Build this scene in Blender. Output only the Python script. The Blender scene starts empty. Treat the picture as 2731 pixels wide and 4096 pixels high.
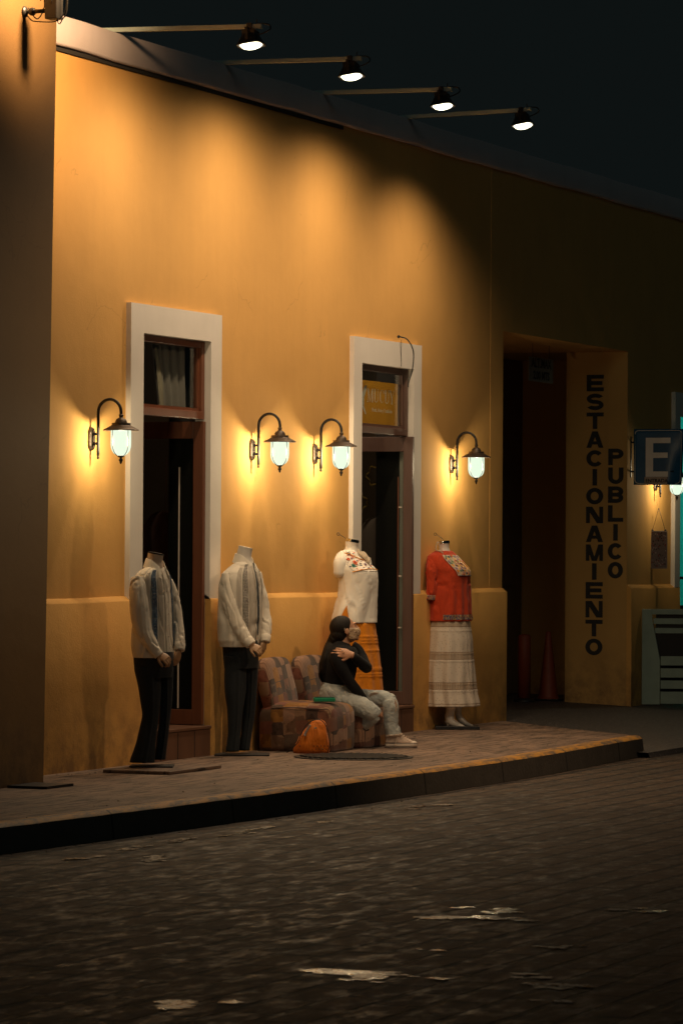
import bpy, bmesh, math, random
from mathutils import Vector, Matrix, noise
random.seed(7)
PI = math.pi
sc = bpy.context.scene
COL = sc.collection
# ------------------------------------------------------------------ helpers
def link(o, parent=None):
    COL.objects.link(o)
    if parent: o.parent = parent
    return o
def tag(o, label=None, cat=None, group=None, kind=None):
    if label: o['label'] = label
    if cat: o['category'] = cat
    if group: o['group'] = group
    if kind: o['kind'] = kind
    return o
def empty(name, loc, rz=0, label=None, cat=None, group=None, scale=1.0):
    o = bpy.data.objects.new(name, None); link(o)
    o.location = loc; o.rotation_euler = (0, 0, rz); o.empty_display_size = .1
    o.scale = (scale,) * 3
    return tag(o, label, cat, group)
def copy_tree(o, parent=None):
    c = o.copy(); COL.objects.link(c); c.parent = parent
    for ch in list(o.children): copy_tree(ch, c)
    return c
class MB:
    def __init__(s): s.v = []; s.f = []; s.uv = []
    def quad(s, a, b, c, d, uv=((0,0),(1,0),(1,1),(0,1))):
        i = len(s.v); s.v += [Vector(p) for p in (a,b,c,d)]; s.f.append((i,i+1,i+2,i+3)); s.uv.append(uv)
        return s
    def poly(s, pts):
        i = len(s.v); s.v += [Vector(p) for p in pts]; s.f.append(tuple(range(i, i+len(pts)))); s.uv.append([(p[0], p[2]) for p in pts])
    def box(s, x0, x1, y0, y1, z0, z1, M=None):
        i = len(s.v)
        P = [Vector((x,y,z)) for z in (z0,z1) for y in (y0,y1) for x in (x0,x1)]
        if M: P = [M @ p for p in P]
        s.v += P
        for q in ((0,2,3,1),(4,5,7,6),(0,1,5,4),(2,6,7,3),(0,4,6,2),(1,3,7,5)):
            s.f.append(tuple(i+k for k in q)); s.uv.append(((0,0),(1,0),(1,1),(0,1)))
        return s
    def grid(s, rows, closed=True, caps=(True,True), us=None):
        """rows: list of rings (lists of Vector)."""
        i = len(s.v); n = len(rows[0]); m = len(rows)
        for r in rows: s.v += r
        lim = n if closed else n-1
        for j in range(m-1):
            for k in range(lim):
                k2 = (k+1) % n
                s.f.append((i+j*n+k, i+j*n+k2, i+(j+1)*n+k2, i+(j+1)*n+k))
                u0, u1 = k/lim, (k+1)/lim; v0, v1 = j/(m-1), (j+1)/(m-1)
                s.uv.append(((u0,v0),(u1,v0),(u1,v1),(u0,v1)))
        if closed:
            if caps[0]: s.f.append(tuple(i+k for k in reversed(range(n)))); s.uv.append([(0,0)]*n)
            if caps[1]: s.f.append(tuple(i+(m-1)*n+k for k in range(n))); s.uv.append([(0,1)]*n)
        return s
    def lathe(s, prof, c=(0,0,0), n=28, M=None):
        rows = []
        for r, z in prof:
            ring = [Vector((c[0]+r*math.cos(2*PI*k/n), c[1]+r*math.sin(2*PI*k/n), c[2]+z)) for k in range(n)]
            if M: ring = [M @ p for p in ring]
            rows.append(ring)
        return s.grid(rows)
    def tube(s, pts, rad, n=12, steps=None, ref=None, disp=None, spline=True, closed_caps=True):
        P = [Vector(p) for p in pts]; R = [r if isinstance(r,(tuple,list)) else (r,r) for r in (rad if isinstance(rad,(list,)) else [rad]*len(P))]
        if steps is None: steps = 6
        if spline and len(P) > 2:
            Q, RR = [], []
            for i in range(len(P)-1):
                p0 = P[max(i-1,0)]; p1 = P[i]; p2 = P[i+1]; p3 = P[min(i+2,len(P)-1)]
                r0 = R[max(i-1,0)]; r1 = R[i]; r2 = R[i+1]; r3 = R[min(i+2,len(P)-1)]
                for k in range(steps):
                    t = k/steps
                    Q.append(cr(p0,p1,p2,p3,t)); RR.append(tuple(max(.0005,cr(a,b,c,d,t)) for a,b,c,d in zip(r0,r1,r2,r3)))
            Q.append(P[-1]); RR.append(R[-1])
        elif steps > 1 and spline is not False:
            Q = [P[0].lerp(P[-1], k/steps) for k in range(steps+1)]
            RR = [tuple(a+(b-a)*k/steps for a,b in zip(R[0],R[-1])) for k in range(steps+1)]
        else: Q, RR = P, R
        A = None; rows = []; m = len(Q)
        for i, p in enumerate(Q):
            T = (Q[min(i+1,m-1)] - Q[max(i-1,0)]).normalized()
            if ref is not None: A = Vector(ref) - T*Vector(ref).dot(T)
            elif A is None: A = T.orthogonal()
            else: A = A - T*A.dot(T)
            A.normalize(); B = T.cross(A)
            ring = []
            for k in range(n):
                a = 2*PI*k/n
                d = A*math.cos(a)*RR[i][0] + B*math.sin(a)*RR[i][1]
                q = p + d
                if disp:
                    q = q + d.normalized()*disp(a, i/(m-1), q)
                ring.append(q)
            rows.append(ring)
        s.grid(rows); return s
    def torus(s, c, R, r, ax='z', n=20, m=8):
        rows = []
        for i in range(n+1):
            a = 2*PI*i/n
            ring = []
            for k in range(m):
                b = 2*PI*k/m; x = (R+r*math.cos(b))*math.cos(a); y = (R+r*math.cos(b))*math.sin(a); z = r*math.sin(b)
                p = {'z':(x,y,z),'y':(x,z,y),'x':(z,x,y)}[ax]
                ring.append(Vector(c)+Vector(p))
            rows.append(ring)
        return s.grid(rows, caps=(False,False))
    def ball(s, c, r, n=14, m=9, M=None):
        r = r if isinstance(r,(tuple,list)) else (r,r,r)
        rows = []
        for j in range(m+1):
            ph = PI*(j/m) ; ph = min(max(ph,.02),PI-.02)
            ring = [Vector((r[0]*math.sin(ph)*math.cos(2*PI*k/n), r[1]*math.sin(ph)*math.sin(2*PI*k/n), -r[2]*math.cos(ph))) for k in range(n)]
            if M: ring = [M @ p for p in ring]
            rows.append([Vector(c)+p for p in ring])
        return s.grid(rows)
    def obj(s, name, mat, parent=None, smooth=True, bevel=0, tri=False, sharp=False):
        me = bpy.data.meshes.new(name)
        me.from_pydata([tuple(v) for v in s.v], [], s.f)
        uvl = me.uv_layers.new(name='UVMap'); li = 0
        for f, uv in zip(s.f, s.uv):
            for k in range(len(f)):
                uvl.data[li].uv = uv[k] if k < len(uv) else (0,0); li += 1
        me.validate(); 
        bm = bmesh.new(); bm.from_mesh(me); bmesh.ops.recalc_face_normals(bm, faces=bm.faces); bm.to_mesh(me); bm.free()
        if smooth:
            for p in me.polygons: p.use_smooth = True
            if sharp:
                me.set_sharp_from_angle(angle=math.radians(38))
        o = bpy.data.objects.new(name, me); link(o, parent)
        if mat: me.materials.append(mat)
        if bevel:
            b = o.modifiers.new('bevel','BEVEL'); b.width = bevel; b.segments = 2; b.limit_method = 'ANGLE'
        return o
def cr(a,b,c,d,t):
    return 0.5*((2*b) + (c-a)*t + (2*a-5*b+4*c-d)*t*t + (3*b-a-3*c+d)*t*t*t)
def interp(keys, z):
    """piecewise Catmull through sorted keys [(z, v1, v2..)]"""
    ks = sorted(keys)
    if z <= ks[0][0]: return ks[0][1:]
    if z >= ks[-1][0]: return ks[-1][1:]
    for i in range(len(ks)-1):
        if ks[i][0] <= z <= ks[i+1][0]:
            t = (z-ks[i][0])/(ks[i+1][0]-ks[i][0])
            a = ks[max(i-1,0)]; b = ks[i]; c = ks[i+1]; d = ks[min(i+2,len(ks)-1)]
            return tuple(cr(p,q,r,s,t) for p,q,r,s in zip(a[1:],b[1:],c[1:],d[1:]))
def remesh(o, voxel, smooth=3, name=None):
    m = o.modifiers.new('r','REMESH'); m.mode = 'VOXEL'; m.voxel_size = voxel; m.use_smooth_shade = True
    if smooth:
        s = o.modifiers.new('s','SMOOTH'); s.iterations = smooth; s.factor = .5
    dg = bpy.context.evaluated_depsgraph_get(); dg.update()
    me = bpy.data.meshes.new_from_object(o.evaluated_get(dg))
    mats = list(o.data.materials); o.modifiers.clear(); o.data = me
    me.materials.clear()
    for x in mats: me.materials.append(x)
    for p in me.polygons: p.use_smooth = True
    return o
def nz(p, s, seed=0):
    return noise.noise(Vector((p[0]*s+seed, p[1]*s+seed*1.7, p[2]*s-seed)))
# ------------------------------------------------------------------ materials
def lin(r,g,b):
    f = lambda c: (c/255/12.92) if c/255 <= .04045 else ((c/255+.055)/1.055)**2.4
    return (f(r),f(g),f(b),1)
def nodes(name):
    m = bpy.data.materials.new(name); m.use_nodes = True
    nt = m.node_tree; nt.nodes.clear()
    out = nt.nodes.new('ShaderNodeOutputMaterial'); b = nt.nodes.new('ShaderNodeBsdfPrincipled')
    nt.links.new(b.outputs[0], out.inputs[0])
    return m, nt, b, out
def N(nt, typ, **kw):
    n = nt.nodes.new(typ)
    for k, v in kw.items():
        if k in n.inputs.keys(): n.inputs[k].default_value = v
        else: setattr(n, k, v)
    return n
def ramp(nt, stops, interp_='LINEAR'):
    r = nt.nodes.new('ShaderNodeValToRGB'); r.color_ramp.interpolation = interp_
    e = r.color_ramp.elements
    while len(e) < len(stops): e.new(.5)
    for el, (p, c) in zip(e, stops):
        el.position = p; el.color = c if len(c) == 4 else (*c, 1)
    return r
def mixc(nt, fac, a, b, mode='MIX'):
    m = nt.nodes.new('ShaderNodeMix'); m.data_type = 'RGBA'; m.blend_type = mode
    def put(i, x):
        if hasattr(x, 'links') or isinstance(x, bpy.types.NodeSocket): nt.links.new(x, m.inputs[i])
        elif isinstance(x, (int,float)): m.inputs[i].default_value = x
        else: m.inputs[i].default_value = x if len(x) == 4 else (*x, 1)
    put(0, fac); put(6, a); put(7, b)
    return m.outputs[2]
def math_(nt, op, a, b=0.0, c=None):
    m = nt.nodes.new('ShaderNodeMath'); m.operation = op
    for i, x in enumerate((a, b) if c is None else (a, b, c)):
        if isinstance(x, bpy.types.NodeSocket): nt.links.new(x, m.inputs[i])
        else: m.inputs[i].default_value = x
    return m.outputs[0]
def coords(nt, which='Object', scale=(1,1,1), rot=(0,0,0)):
    tc = nt.nodes.new('ShaderNodeTexCoord'); mp = nt.nodes.new('ShaderNodeMapping')
    mp.inputs['Scale'].default_value = scale; mp.inputs['Rotation'].default_value = rot
    nt.links.new(tc.outputs[which], mp.inputs[0]); return mp.outputs[0]
def tex(nt, typ, vec, **kw):
    n = N(nt, typ, **kw); nt.links.new(vec, n.inputs['Vector']); return n
def bump(nt, b, h, strength=.3, dist=.01, prev=None):
    n = nt.nodes.new('ShaderNodeBump'); n.inputs['Strength'].default_value = strength; n.inputs['Distance'].default_value = dist
    nt.links.new(h, n.inputs['Height'])
    if prev: nt.links.new(prev, n.inputs['Normal'])
    nt.links.new(n.outputs[0], b.inputs['Normal']); return n.outputs[0]
def simple(name, col, rough=.6, metal=0, var=.12, vscale=8, bscale=60, bstr=.15, bdist=.004, spec=.5, sheen=0, scale=(1,1,1)):
    m, nt, b, out = nodes(name)
    v = coords(nt, 'Object', scale)
    n = tex(nt, 'ShaderNodeTexNoise', v, Scale=vscale, Detail=4.0)
    c = mixc(nt, n.outputs[0], tuple(x*(1-var) for x in col[:3]), tuple(min(1,x*(1+var)) for x in col[:3]))
    nt.links.new(c, b.inputs['Base Color'])
    b.inputs['Roughness'].default_value = rough; b.inputs['Metallic'].default_value = metal
    b.inputs['Specular IOR Level'].default_value = spec
    if sheen: b.inputs['Sheen Weight'].default_value = sheen
    if bstr:
        n2 = tex(nt, 'ShaderNodeTexNoise', v, Scale=bscale, Detail=3.0)
        bump(nt, b, n2.outputs[0], bstr, bdist)
    return m
def cloth(name, col, var=.1, weave=260, crease=7, cstr=.35, rough=.9, sheen=.1, cdist=.03):
    m, nt, b, out = nodes(name)
    v = coords(nt)
    n = tex(nt, 'ShaderNodeTexNoise', v, Scale=14.0, Detail=5.0)
    c = mixc(nt, n.outputs[0], tuple(x*(1-var) for x in col[:3]), tuple(min(1,x*(1+var)) for x in col[:3]))
    nt.links.new(c, b.inputs['Base Color'])
    b.inputs['Roughness'].default_value = rough; b.inputs['Specular IOR Level'].default_value = .25
    b.inputs['Sheen Weight'].default_value = sheen
    cz = tex(nt, 'ShaderNodeTexNoise', coords(nt, 'Object', (1,1,.45)), Scale=float(crease), Detail=3.0, Distortion=.8)
    p = bump(nt, b, cz.outputs[0], cstr, cdist)
    w = tex(nt, 'ShaderNodeTexNoise', v, Scale=float(weave), Detail=1.0)
    bump(nt, b, w.outputs[0], .25, .002, p)
    return m
def plaster(name, col, stain=True, dark=.72, fine=1.0):
    m, nt, b, out = nodes(name)
    v = coords(nt)
    n = tex(nt, 'ShaderNodeTexNoise', v, Scale=1.1, Detail=6.0, Roughness=.62)
    r = ramp(nt, [(.3,(0,0,0)),(.7,(1,1,1))]); nt.links.new(n.outputs[0], r.inputs[0])
    c = mixc(nt, r.outputs[0], tuple(x*.93 for x in col[:3]), tuple(x*1.05 for x in col[:3]))
    # roller / rain streaks
    st = tex(nt, 'ShaderNodeTexNoise', coords(nt,'Object',(5,5,.35)), Scale=1.6, Detail=4.0)
    rs = ramp(nt, [(.42,(0,0,0)),(.75,(1,1,1))]); nt.links.new(st.outputs[0], rs.inputs[0])
    c = mixc(nt, math_(nt,'MULTIPLY',rs.outputs[0],.07), c, tuple(x*.6 for x in col[:3]))
    if stain:      # splash-back grime and scuffs in patches near the pavement
        sx = nt.nodes.new('ShaderNodeSeparateXYZ'); tc = nt.nodes.new('ShaderNodeTexCoord'); nt.links.new(tc.outputs['Object'], sx.inputs[0])
        h = nt.nodes.new('ShaderNodeMapRange'); h.inputs[1].default_value = .62; h.inputs[2].default_value = 0.0
        nt.links.new(sx.outputs[2], h.inputs[0])
        g = tex(nt, 'ShaderNodeTexNoise', v, Scale=5.0, Detail=8.0, Roughness=.7)
        rg = ramp(nt, [(.4,(0,0,0)),(.62,(1,1,1))]); nt.links.new(g.outputs[0], rg.inputs[0])
        fac = math_(nt,'MULTIPLY', math_(nt,'MULTIPLY',h.outputs[0],rg.outputs[0]), .95)
        c = mixc(nt, fac, c, (col[0]*.42, col[1]*.42, col[2]*.6))
    dn = tex(nt, 'ShaderNodeTexNoise', v, Scale=3.0, Detail=5.0)
    dv_ = nt.nodes.new('ShaderNodeVectorMath'); dv_.operation = 'MULTIPLY_ADD'; nt.links.new(dn.outputs['Color'], dv_.inputs[0]); dv_.inputs[1].default_value = (.35,.35,.35); nt.links.new(v, dv_.inputs[2])
    vc = tex(nt, 'ShaderNodeTexVoronoi', dv_.outputs[0], Scale=.9, feature='DISTANCE_TO_EDGE')
    ms = tex(nt, 'ShaderNodeTexNoise', v, Scale=.8, Detail=2.0)
    ck = math_(nt,'MULTIPLY', math_(nt,'LESS_THAN', vc.outputs['Distance'], .0028), math_(nt,'GREATER_THAN', ms.outputs[0], .60))
    sp_ = tex(nt, 'ShaderNodeTexVoronoi', v, Scale=3.0); sk = math_(nt,'LESS_THAN', sp_.outputs['Distance'], .025)
    c = mixc(nt, math_(nt,'MULTIPLY', math_(nt,'MAXIMUM', ck, sk), .22 if stain else 0.0), c, tuple(x*.35 for x in col[:3]))
    nt.links.new(c, b.inputs['Base Color'])
    b.inputs['Roughness'].default_value = .85; b.inputs['Specular IOR Level'].default_value = .25
    big = tex(nt, 'ShaderNodeTexNoise', v, Scale=3.0, Detail=3.0)
    p = bump(nt, b, big.outputs[0], .25*fine, .03)
    n2 = tex(nt, 'ShaderNodeTexNoise', v, Scale=75.0, Detail=4.0, Roughness=.6)
    p = bump(nt, b, n2.outputs[0], .35*fine, .004, p)
    return m
def emis(name, col, strength, mixt=0.0):
    m = bpy.data.materials.new(name); m.use_nodes = True; nt = m.node_tree; nt.nodes.clear()
    out = nt.nodes.new('ShaderNodeOutputMaterial'); e = nt.nodes.new('ShaderNodeEmission')
    e.inputs[0].default_value = (*col[:3],1); e.inputs[1].default_value = strength
    if mixt:
        t = nt.nodes.new('ShaderNodeBsdfTransparent'); mx = nt.nodes.new('ShaderNodeMixShader'); mx.inputs[0].default_value = mixt
        nt.links.new(e.outputs[0], mx.inputs[1]); nt.links.new(t.outputs[0], mx.inputs[2]); nt.links.new(mx.outputs[0], out.inputs[0])
    else: nt.links.new(e.outputs[0], out.inputs[0])
    return m
def glass(name, tint=(.8,.85,.85), gloss=.14, rough=.06):
    m = bpy.data.materials.new(name); m.use_nodes = True; nt = m.node_tree; nt.nodes.clear()
    out = nt.nodes.new('ShaderNodeOutputMaterial'); t = nt.nodes.new('ShaderNodeBsdfTransparent'); t.inputs[0].default_value = (*tint,1)
    g = nt.nodes.new('ShaderNodeBsdfGlossy'); g.inputs['Roughness'].default_value = rough; g.inputs[0].default_value = (.8,.8,.8,1)
    mx = nt.nodes.new('ShaderNodeMixShader'); lw = nt.nodes.new('ShaderNodeLayerWeight'); lw.inputs[0].default_value = .5
    fp_ = math_(nt,'MULTIPLY_ADD', math_(nt,'POWER', lw.outputs['Facing'], 3.5), .35, gloss*.35)
    nt.links.new(fp_, mx.inputs[0]); nt.links.new(t.outputs[0], mx.inputs[1]); nt.links.new(g.outputs[0], mx.inputs[2])
    nt.links.new(mx.outputs[0], out.inputs[0]); return m
WALLC = (.70,.385,.115)
M_wall = plaster('ochre_plaster', WALLC)
M_dado = plaster('ochre_dado_plaster', (.62,.33,.09), fine=1.5)
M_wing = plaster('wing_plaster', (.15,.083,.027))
M_par = plaster('parapet_paint', (.60,.53,.55), stain=False)
M_white = plaster('white_surround_plaster', (.74,.68,.60), stain=False, fine=.8)
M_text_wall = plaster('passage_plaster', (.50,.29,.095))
M_wood = simple('brown_door_wood', (.16,.052,.022), .45, var=.3, vscale=5, bscale=40, scale=(4,4,.5))
M_wood2 = simple('dull_door_wood', (.115,.06,.042), .5, var=.3, vscale=5, bscale=40, scale=(4,4,.5))
M_gate = simple('dark_gate', (.22,.14,.07), .6, var=.3)
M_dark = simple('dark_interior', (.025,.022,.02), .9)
M_room = simple('shop_room', (.10,.075,.05), .9)
M_iron = simple('black_iron', (.022,.022,.024), .45, metal=.3, var=.3, bscale=150, bstr=.4)
M_patina = simple('speckled_lamp_metal', (.085,.062,.045), .42, metal=.55, var=.75, vscale=160, bscale=200, bstr=.5)
M_galv = simple('galvanised_steel', (.42,.50,.46), .6, metal=.1, var=.15, vscale=60)
M_chrome = simple('chrome', (.75,.75,.73), .08, metal=1, var=.05, bstr=0)
M_black = simple('black_plastic', (.015,.015,.016), .4)
M_cable = simple('black_cable', (.012,.011,.01), .5)
M_glass = glass('door_glass', (.72,.74,.72), .10)
M_glass2 = glass('transom_glass', (.85,.88,.86), .16, .04)
M_lglass = emis('lamp_glass_glow', (.80,.98,.76), 1.15, .35)
M_fl = emis('flood_lens_glow', (1.0,.93,.66), 5)
M_tile = simple('brown_step_tile', (.14,.065,.035), .55, var=.35, vscale=9, scale=(1,1,.3))
M_skinm = simple('mannequin_plaster', (.60,.47,.36), .4, var=.05, bstr=.05)
M_skinw = simple('mannequin_white', (.72,.66,.58), .28, var=.04, bstr=.03)
M_handw = simple('wooden_hand', (.42,.24,.12), .45, var=.2, vscale=30)
M_shirt = cloth('white_cotton_shirt', (.82,.74,.61), cstr=.32, crease=8, var=.04, cdist=.02)
M_trous = cloth('charcoal_trousers', (.022,.026,.030), cstr=.4, crease=5, sheen=.05)
M_blouse = cloth('white_linen_blouse', (.82,.77,.68), cstr=.15, crease=6, var=.03, cdist=.015)
M_red = cloth('red_orange_gauze', (.46,.045,.012), cstr=.3, crease=9, var=.15)
M_net = cloth('lace_net', (.45,.36,.26), cstr=.5, crease=30)
M_skin = simple('skin', (.52,.27,.16), .5, var=.08, bscale=200, bstr=.05)
M_hair = simple('dark_hair', (.010,.007,.005), .62, var=.3, vscale=40, scale=(8,8,1), bscale=30, bstr=.9, spec=.25)
M_top = cloth('black_knit', (.008,.008,.009), cstr=.35, crease=10, sheen=.03)
M_sneak = cloth('pale_canvas', (.62,.48,.38), crease=20, cstr=.2)
M_rubber = simple('white_rubber', (.66,.55,.45), .5)
M_paintb = simple('black_stripe', (.012,.012,.014), .5)
M_orange = cloth('orange_bag_fabric', (.62,.16,.010), cstr=.8, crease=9, rough=.6, cdist=.05)
# ------------------------------------------------------------------ camera
yaw, pitch, roll = 0.3815226819291668, 0.009270740445972352, 0.006
F = Vector((math.cos(yaw)*math.cos(pitch), math.sin(yaw)*math.cos(pitch), math.sin(pitch)))
Rv = Vector((math.sin(yaw), -math.cos(yaw), 0)); Uv = Rv.cross(F)
R2 = Rv*math.cos(roll)+Uv*math.sin(roll); U2 = -Rv*math.sin(roll)+Uv*math.cos(roll)
cam = bpy.data.cameras.new('camera'); co = bpy.data.objects.new('camera', cam); link(co)
Mx = Matrix((R2, U2, -F)).transposed().to_4x4(); Mx.translation = Vector((-24.22941891,-11.94117707,1.6))
co.matrix_world = Mx
cam.sensor_fit = 'VERTICAL'; cam.sensor_height = 36; cam.sensor_width = 24; cam.lens = 135.0
cam.clip_end = 500; cam.dof.use_dof = True; cam.dof.focus_distance = 31; cam.dof.aperture_fstop = 10.0
sc.camera = co
RZ = math.radians(-68.14)       # local frame of traced figures: x to the right of the photo, y away
# ------------------------------------------------------------------ world
w = bpy.data.worlds.new('World'); sc.world = w; w.use_nodes = True
bg = w.node_tree.nodes['Background']; bg.inputs[0].default_value = (.0042,.0060,.0060,1); bg.inputs[1].default_value = 1.0
fill_l = bpy.data.lights.new('faint_fill_sun','SUN'); fill_l.energy = .05; fill_l.angle = math.radians(25); fill_l.color = (.72,.95,.85); fill_o = bpy.data.objects.new('faint_fill_sun', fill_l); link(fill_o); fill_o.rotation_euler = Vector((.75,.55,-.45)).to_track_quat('-Z','Y').to_euler()  # added soft fill sun that lifts the darkest tones
# ------------------------------------------------------------------ ground
KT = [(-14,-1.7),(-7,-1.83),(-4.47,-1.94),(-2.7,-2.06),(-.52,-2.17),(3.73,-2.24),(7.36,-2.10)]
def kerb_y(x):
    return interp([(a,b) for a,b in KT], x)[0]
def mat_road():
    m, nt, b, out = nodes('street_pavers')
    v = coords(nt)
    nv = tex(nt, 'ShaderNodeTexNoise', v, Scale=3.0, Detail=3.0)
    vm = nt.nodes.new('ShaderNodeVectorMath'); vm.operation = 'MULTIPLY_ADD'; nt.links.new(nv.outputs['Color'], vm.inputs[0]); vm.inputs[1].default_value = (.03,.018,0); nt.links.new(v, vm.inputs[2])
    br = tex(nt, 'ShaderNodeTexBrick', vm.outputs[0], Scale=1.0); br.inputs['Brick Width'].default_value = .44; br.inputs['Row Height'].default_value = .21
    br.inputs['Mortar Size'].default_value = .024; br.inputs['Mortar Smooth'].default_value = .3; br.inputs['Bias'].default_value = -.1
    br.inputs['Color1'].default_value = (.050,.032,.020,1); br.inputs['Color2'].default_value = (.072,.047,.030,1); br.inputs['Mortar'].default_value = (.005,.004,.003,1)
    # joints partly filled: broken dark lines
    bn = tex(nt, 'ShaderNodeTexNoise', coords(nt,'Object',(1,1.6,1)), Scale=2.6, Detail=4.0)
    bk = ramp(nt, [(.36,(0,0,0)),(.50,(1,1,1))]); nt.links.new(bn.outputs[0], bk.inputs[0])
    base = mixc(nt, math_(nt,'MULTIPLY', math_(nt,'MULTIPLY', br.outputs['Fac'], math_(nt,'SUBTRACT',1.0,bk.outputs[0])), .75), br.outputs[0], (.034,.024,.017))
    st = tex(nt, 'ShaderNodeTexNoise', coords(nt,'Object',(.6,1.2,1)), Scale=.9, Detail=6.0, Roughness=.6)
    r = ramp(nt, [(.35,(.6,.6,.6)),(.65,(1.3,1.27,1.22))]); nt.links.new(st.outputs[0], r.inputs[0])
    sk_ = tex(nt, 'ShaderNodeTexNoise', coords(nt,'Object',(2.2,14,1)), Scale=1.6, Detail=7.0, Roughness=.7)
    rk = ramp(nt, [(.38,(.74,.72,.70)),(.62,(1.12,1.1,1.08))]); nt.links.new(sk_.outputs[0], rk.inputs[0])
    c = mixc(nt, 1.0, mixc(nt, 1.0, base, rk.outputs[0], 'MULTIPLY'), r.outputs[0], 'MULTIPLY')
    sm = tex(nt, 'ShaderNodeTexNoise', coords(nt,'Object',(5,16,1)), Scale=1.5, Detail=10.0, Roughness=.8)
    rs = ramp(nt, [(.57,(0,0,0)),(.66,(1,1,1))]); nt.links.new(sm.outputs[0], rs.inputs[0])
    c = mixc(nt, math_(nt,'MULTIPLY',rs.outputs[0],.30), c, (.19,.14,.10))
    nt.links.new(c, b.inputs['Base Color'])
    g = tex(nt, 'ShaderNodeTexNoise', coords(nt,'Object',(2.2,5,1)), Scale=2.4, Detail=9.0, Roughness=.72)
    rr = ramp(nt, [(.48,(.80,.80,.80)),(.74,(.38,.38,.38))]); nt.links.new(g.outputs[0], rr.inputs[0])
    nt.links.new(rr.outputs[0], b.inputs['Roughness']); b.inputs['Specular IOR Level'].default_value = .4
    h1 = math_(nt,'SUBTRACT', 1.0, br.outputs['Fac'])
    p = bump(nt, b, h1, .7, .010)
    n2 = tex(nt, 'ShaderNodeTexNoise', coords(nt,'Object',(6,26,1)), Scale=2.0, Detail=7.0, Roughness=.65)
    bump(nt, b, n2.outputs[0], .06, .004, p)
    return m
def mat_walk():
    m, nt, b, out = nodes('sidewalk_concrete')
    n = tex(nt, 'ShaderNodeTexNoise', coords(nt,'Object',(1,2,1)), Scale=1.4, Detail=8.0, Roughness=.65)
    r = ramp(nt, [(.3,(.11,.070,.048)),(.7,(.27,.175,.12))]); nt.links.new(n.outputs[0], r.inputs[0])
    # trowelled scratch lines and cracks running along the street
    s2 = tex(nt, 'ShaderNodeTexNoise', coords(nt,'Object',(.7,7,1)), Scale=3.2, Detail=6.0, Roughness=.72)
    r2 = ramp(nt, [(.53,(0,0,0)),(.58,(1,1,1))]); nt.links.new(s2.outputs[0], r2.inputs[0])
    c = mixc(nt, math_(nt,'MULTIPLY',r2.outputs[0],.8), r.outputs[0], (.025,.017,.012))
    nt.links.new(c, b.inputs['Base Color']); b.inputs['Roughness'].default_value = .7
    inv = math_(nt,'SUBTRACT',1.0,r2.outputs[0])
    p = bump(nt, b, inv, .5, .01)
    n3 = tex(nt, 'ShaderNodeTexNoise', coords(nt), Scale=45.0, Detail=6.0, Roughness=.7)
    bump(nt, b, n3.outputs[0], .6, .008, p)
    return m
M_road, M_walk = mat_road(), mat_walk()
ROADZ = -.17
rb = MB(); rb.quad((-60,-60,ROADZ),(120,-60,ROADZ),(120,60,ROADZ),(-60,60,ROADZ))
tag(rb.obj('road', M_road, smooth=False), kind='structure')
# sidewalk slab + kerb
sw = MB(); kb = MB(); ky = MB()
xs = [-14+i*.5 for i in range(int((7.36+14)/.5)+1)] + [7.36]
def yk(x): return kerb_y(x)
rowA = [Vector((x, 4, 0.0)) for x in xs]; rowB = [Vector((x, yk(x)+.16, 0.0)) for x in xs]
for i in range(len(xs)-1): sw.quad(rowA[i], rowB[i], rowB[i+1], rowA[i+1])
# cut end of the pavement slanting back to the wall
sw.poly([(7.36, yk(7.36)+.16, 0), (7.50,-1.88,0), (8.2,-1.15,0), (9.45,-.05,0), (9.45,4,0), (7.36,4,0)])
tag(sw.obj('sidewalk', M_walk, smooth=False), kind='structure')
def kerb_joint(mat, b):
    nt = mat.node_tree; sx = nt.nodes.new('ShaderNodeSeparateXYZ'); tc = nt.nodes.new('ShaderNodeTexCoord'); nt.links.new(tc.outputs['Object'], sx.inputs[0])
    fr = math_(nt,'FRACT', math_(nt,'MULTIPLY', sx.outputs[0], .62)); ln = math_(nt,'LESS_THAN', fr, .016)
    src = b.inputs['Base Color'].links[0].from_socket; c = mixc(nt, math_(nt,'MULTIPLY',ln,.8), src, (.01,.008,.006)); nt.links.new(c, b.inputs['Base Color'])
M_kerb = simple('kerb_concrete', (.075,.062,.05), .8, var=.35, vscale=6, bscale=35, bstr=.6, bdist=.012)
m, nt, b_, out_ = nodes('worn_yellow_kerb_paint')
n_ = tex(nt, 'ShaderNodeTexNoise', coords(nt,'Object',(1,3,3)), Scale=4.5, Detail=9.0, Roughness=.75)
r_ = ramp(nt, [(.42,(.12,.085,.055)),(.56,(.50,.235,.03))]); nt.links.new(n_.outputs[0], r_.inputs[0])
nt.links.new(r_.outputs[0], b_.inputs['Base Color']); b_.inputs['Roughness'].default_value = .65
bump(nt, b_, n_.outputs[0], .5, .01); M_yel = m; kerb_joint(m, b_); kerb_joint(M_kerb, [x for x in M_kerb.node_tree.nodes if x.type == 'BSDF_PRINCIPLED'][0])
def prof(x, wob=0):
    y = yk(x) + .012*nz((x,0,0), 2.3) + .006*nz((x,3,0), 9)
    return y
P = [[], [], [], []]
xk = [-14+i*.12 for i in range(int(21.3/.12)+1)]
for x in xk:
    y = prof(x); z = .004*nz((x,9,0),3)
    P[0].append(Vector((x, yk(x)+.16, .0))); P[1].append(Vector((x, y+.03, .004+z))); P[2].append(Vector((x, y, -.018+z))); P[3].append(Vector((x, y-.035, -.30)))
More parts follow.
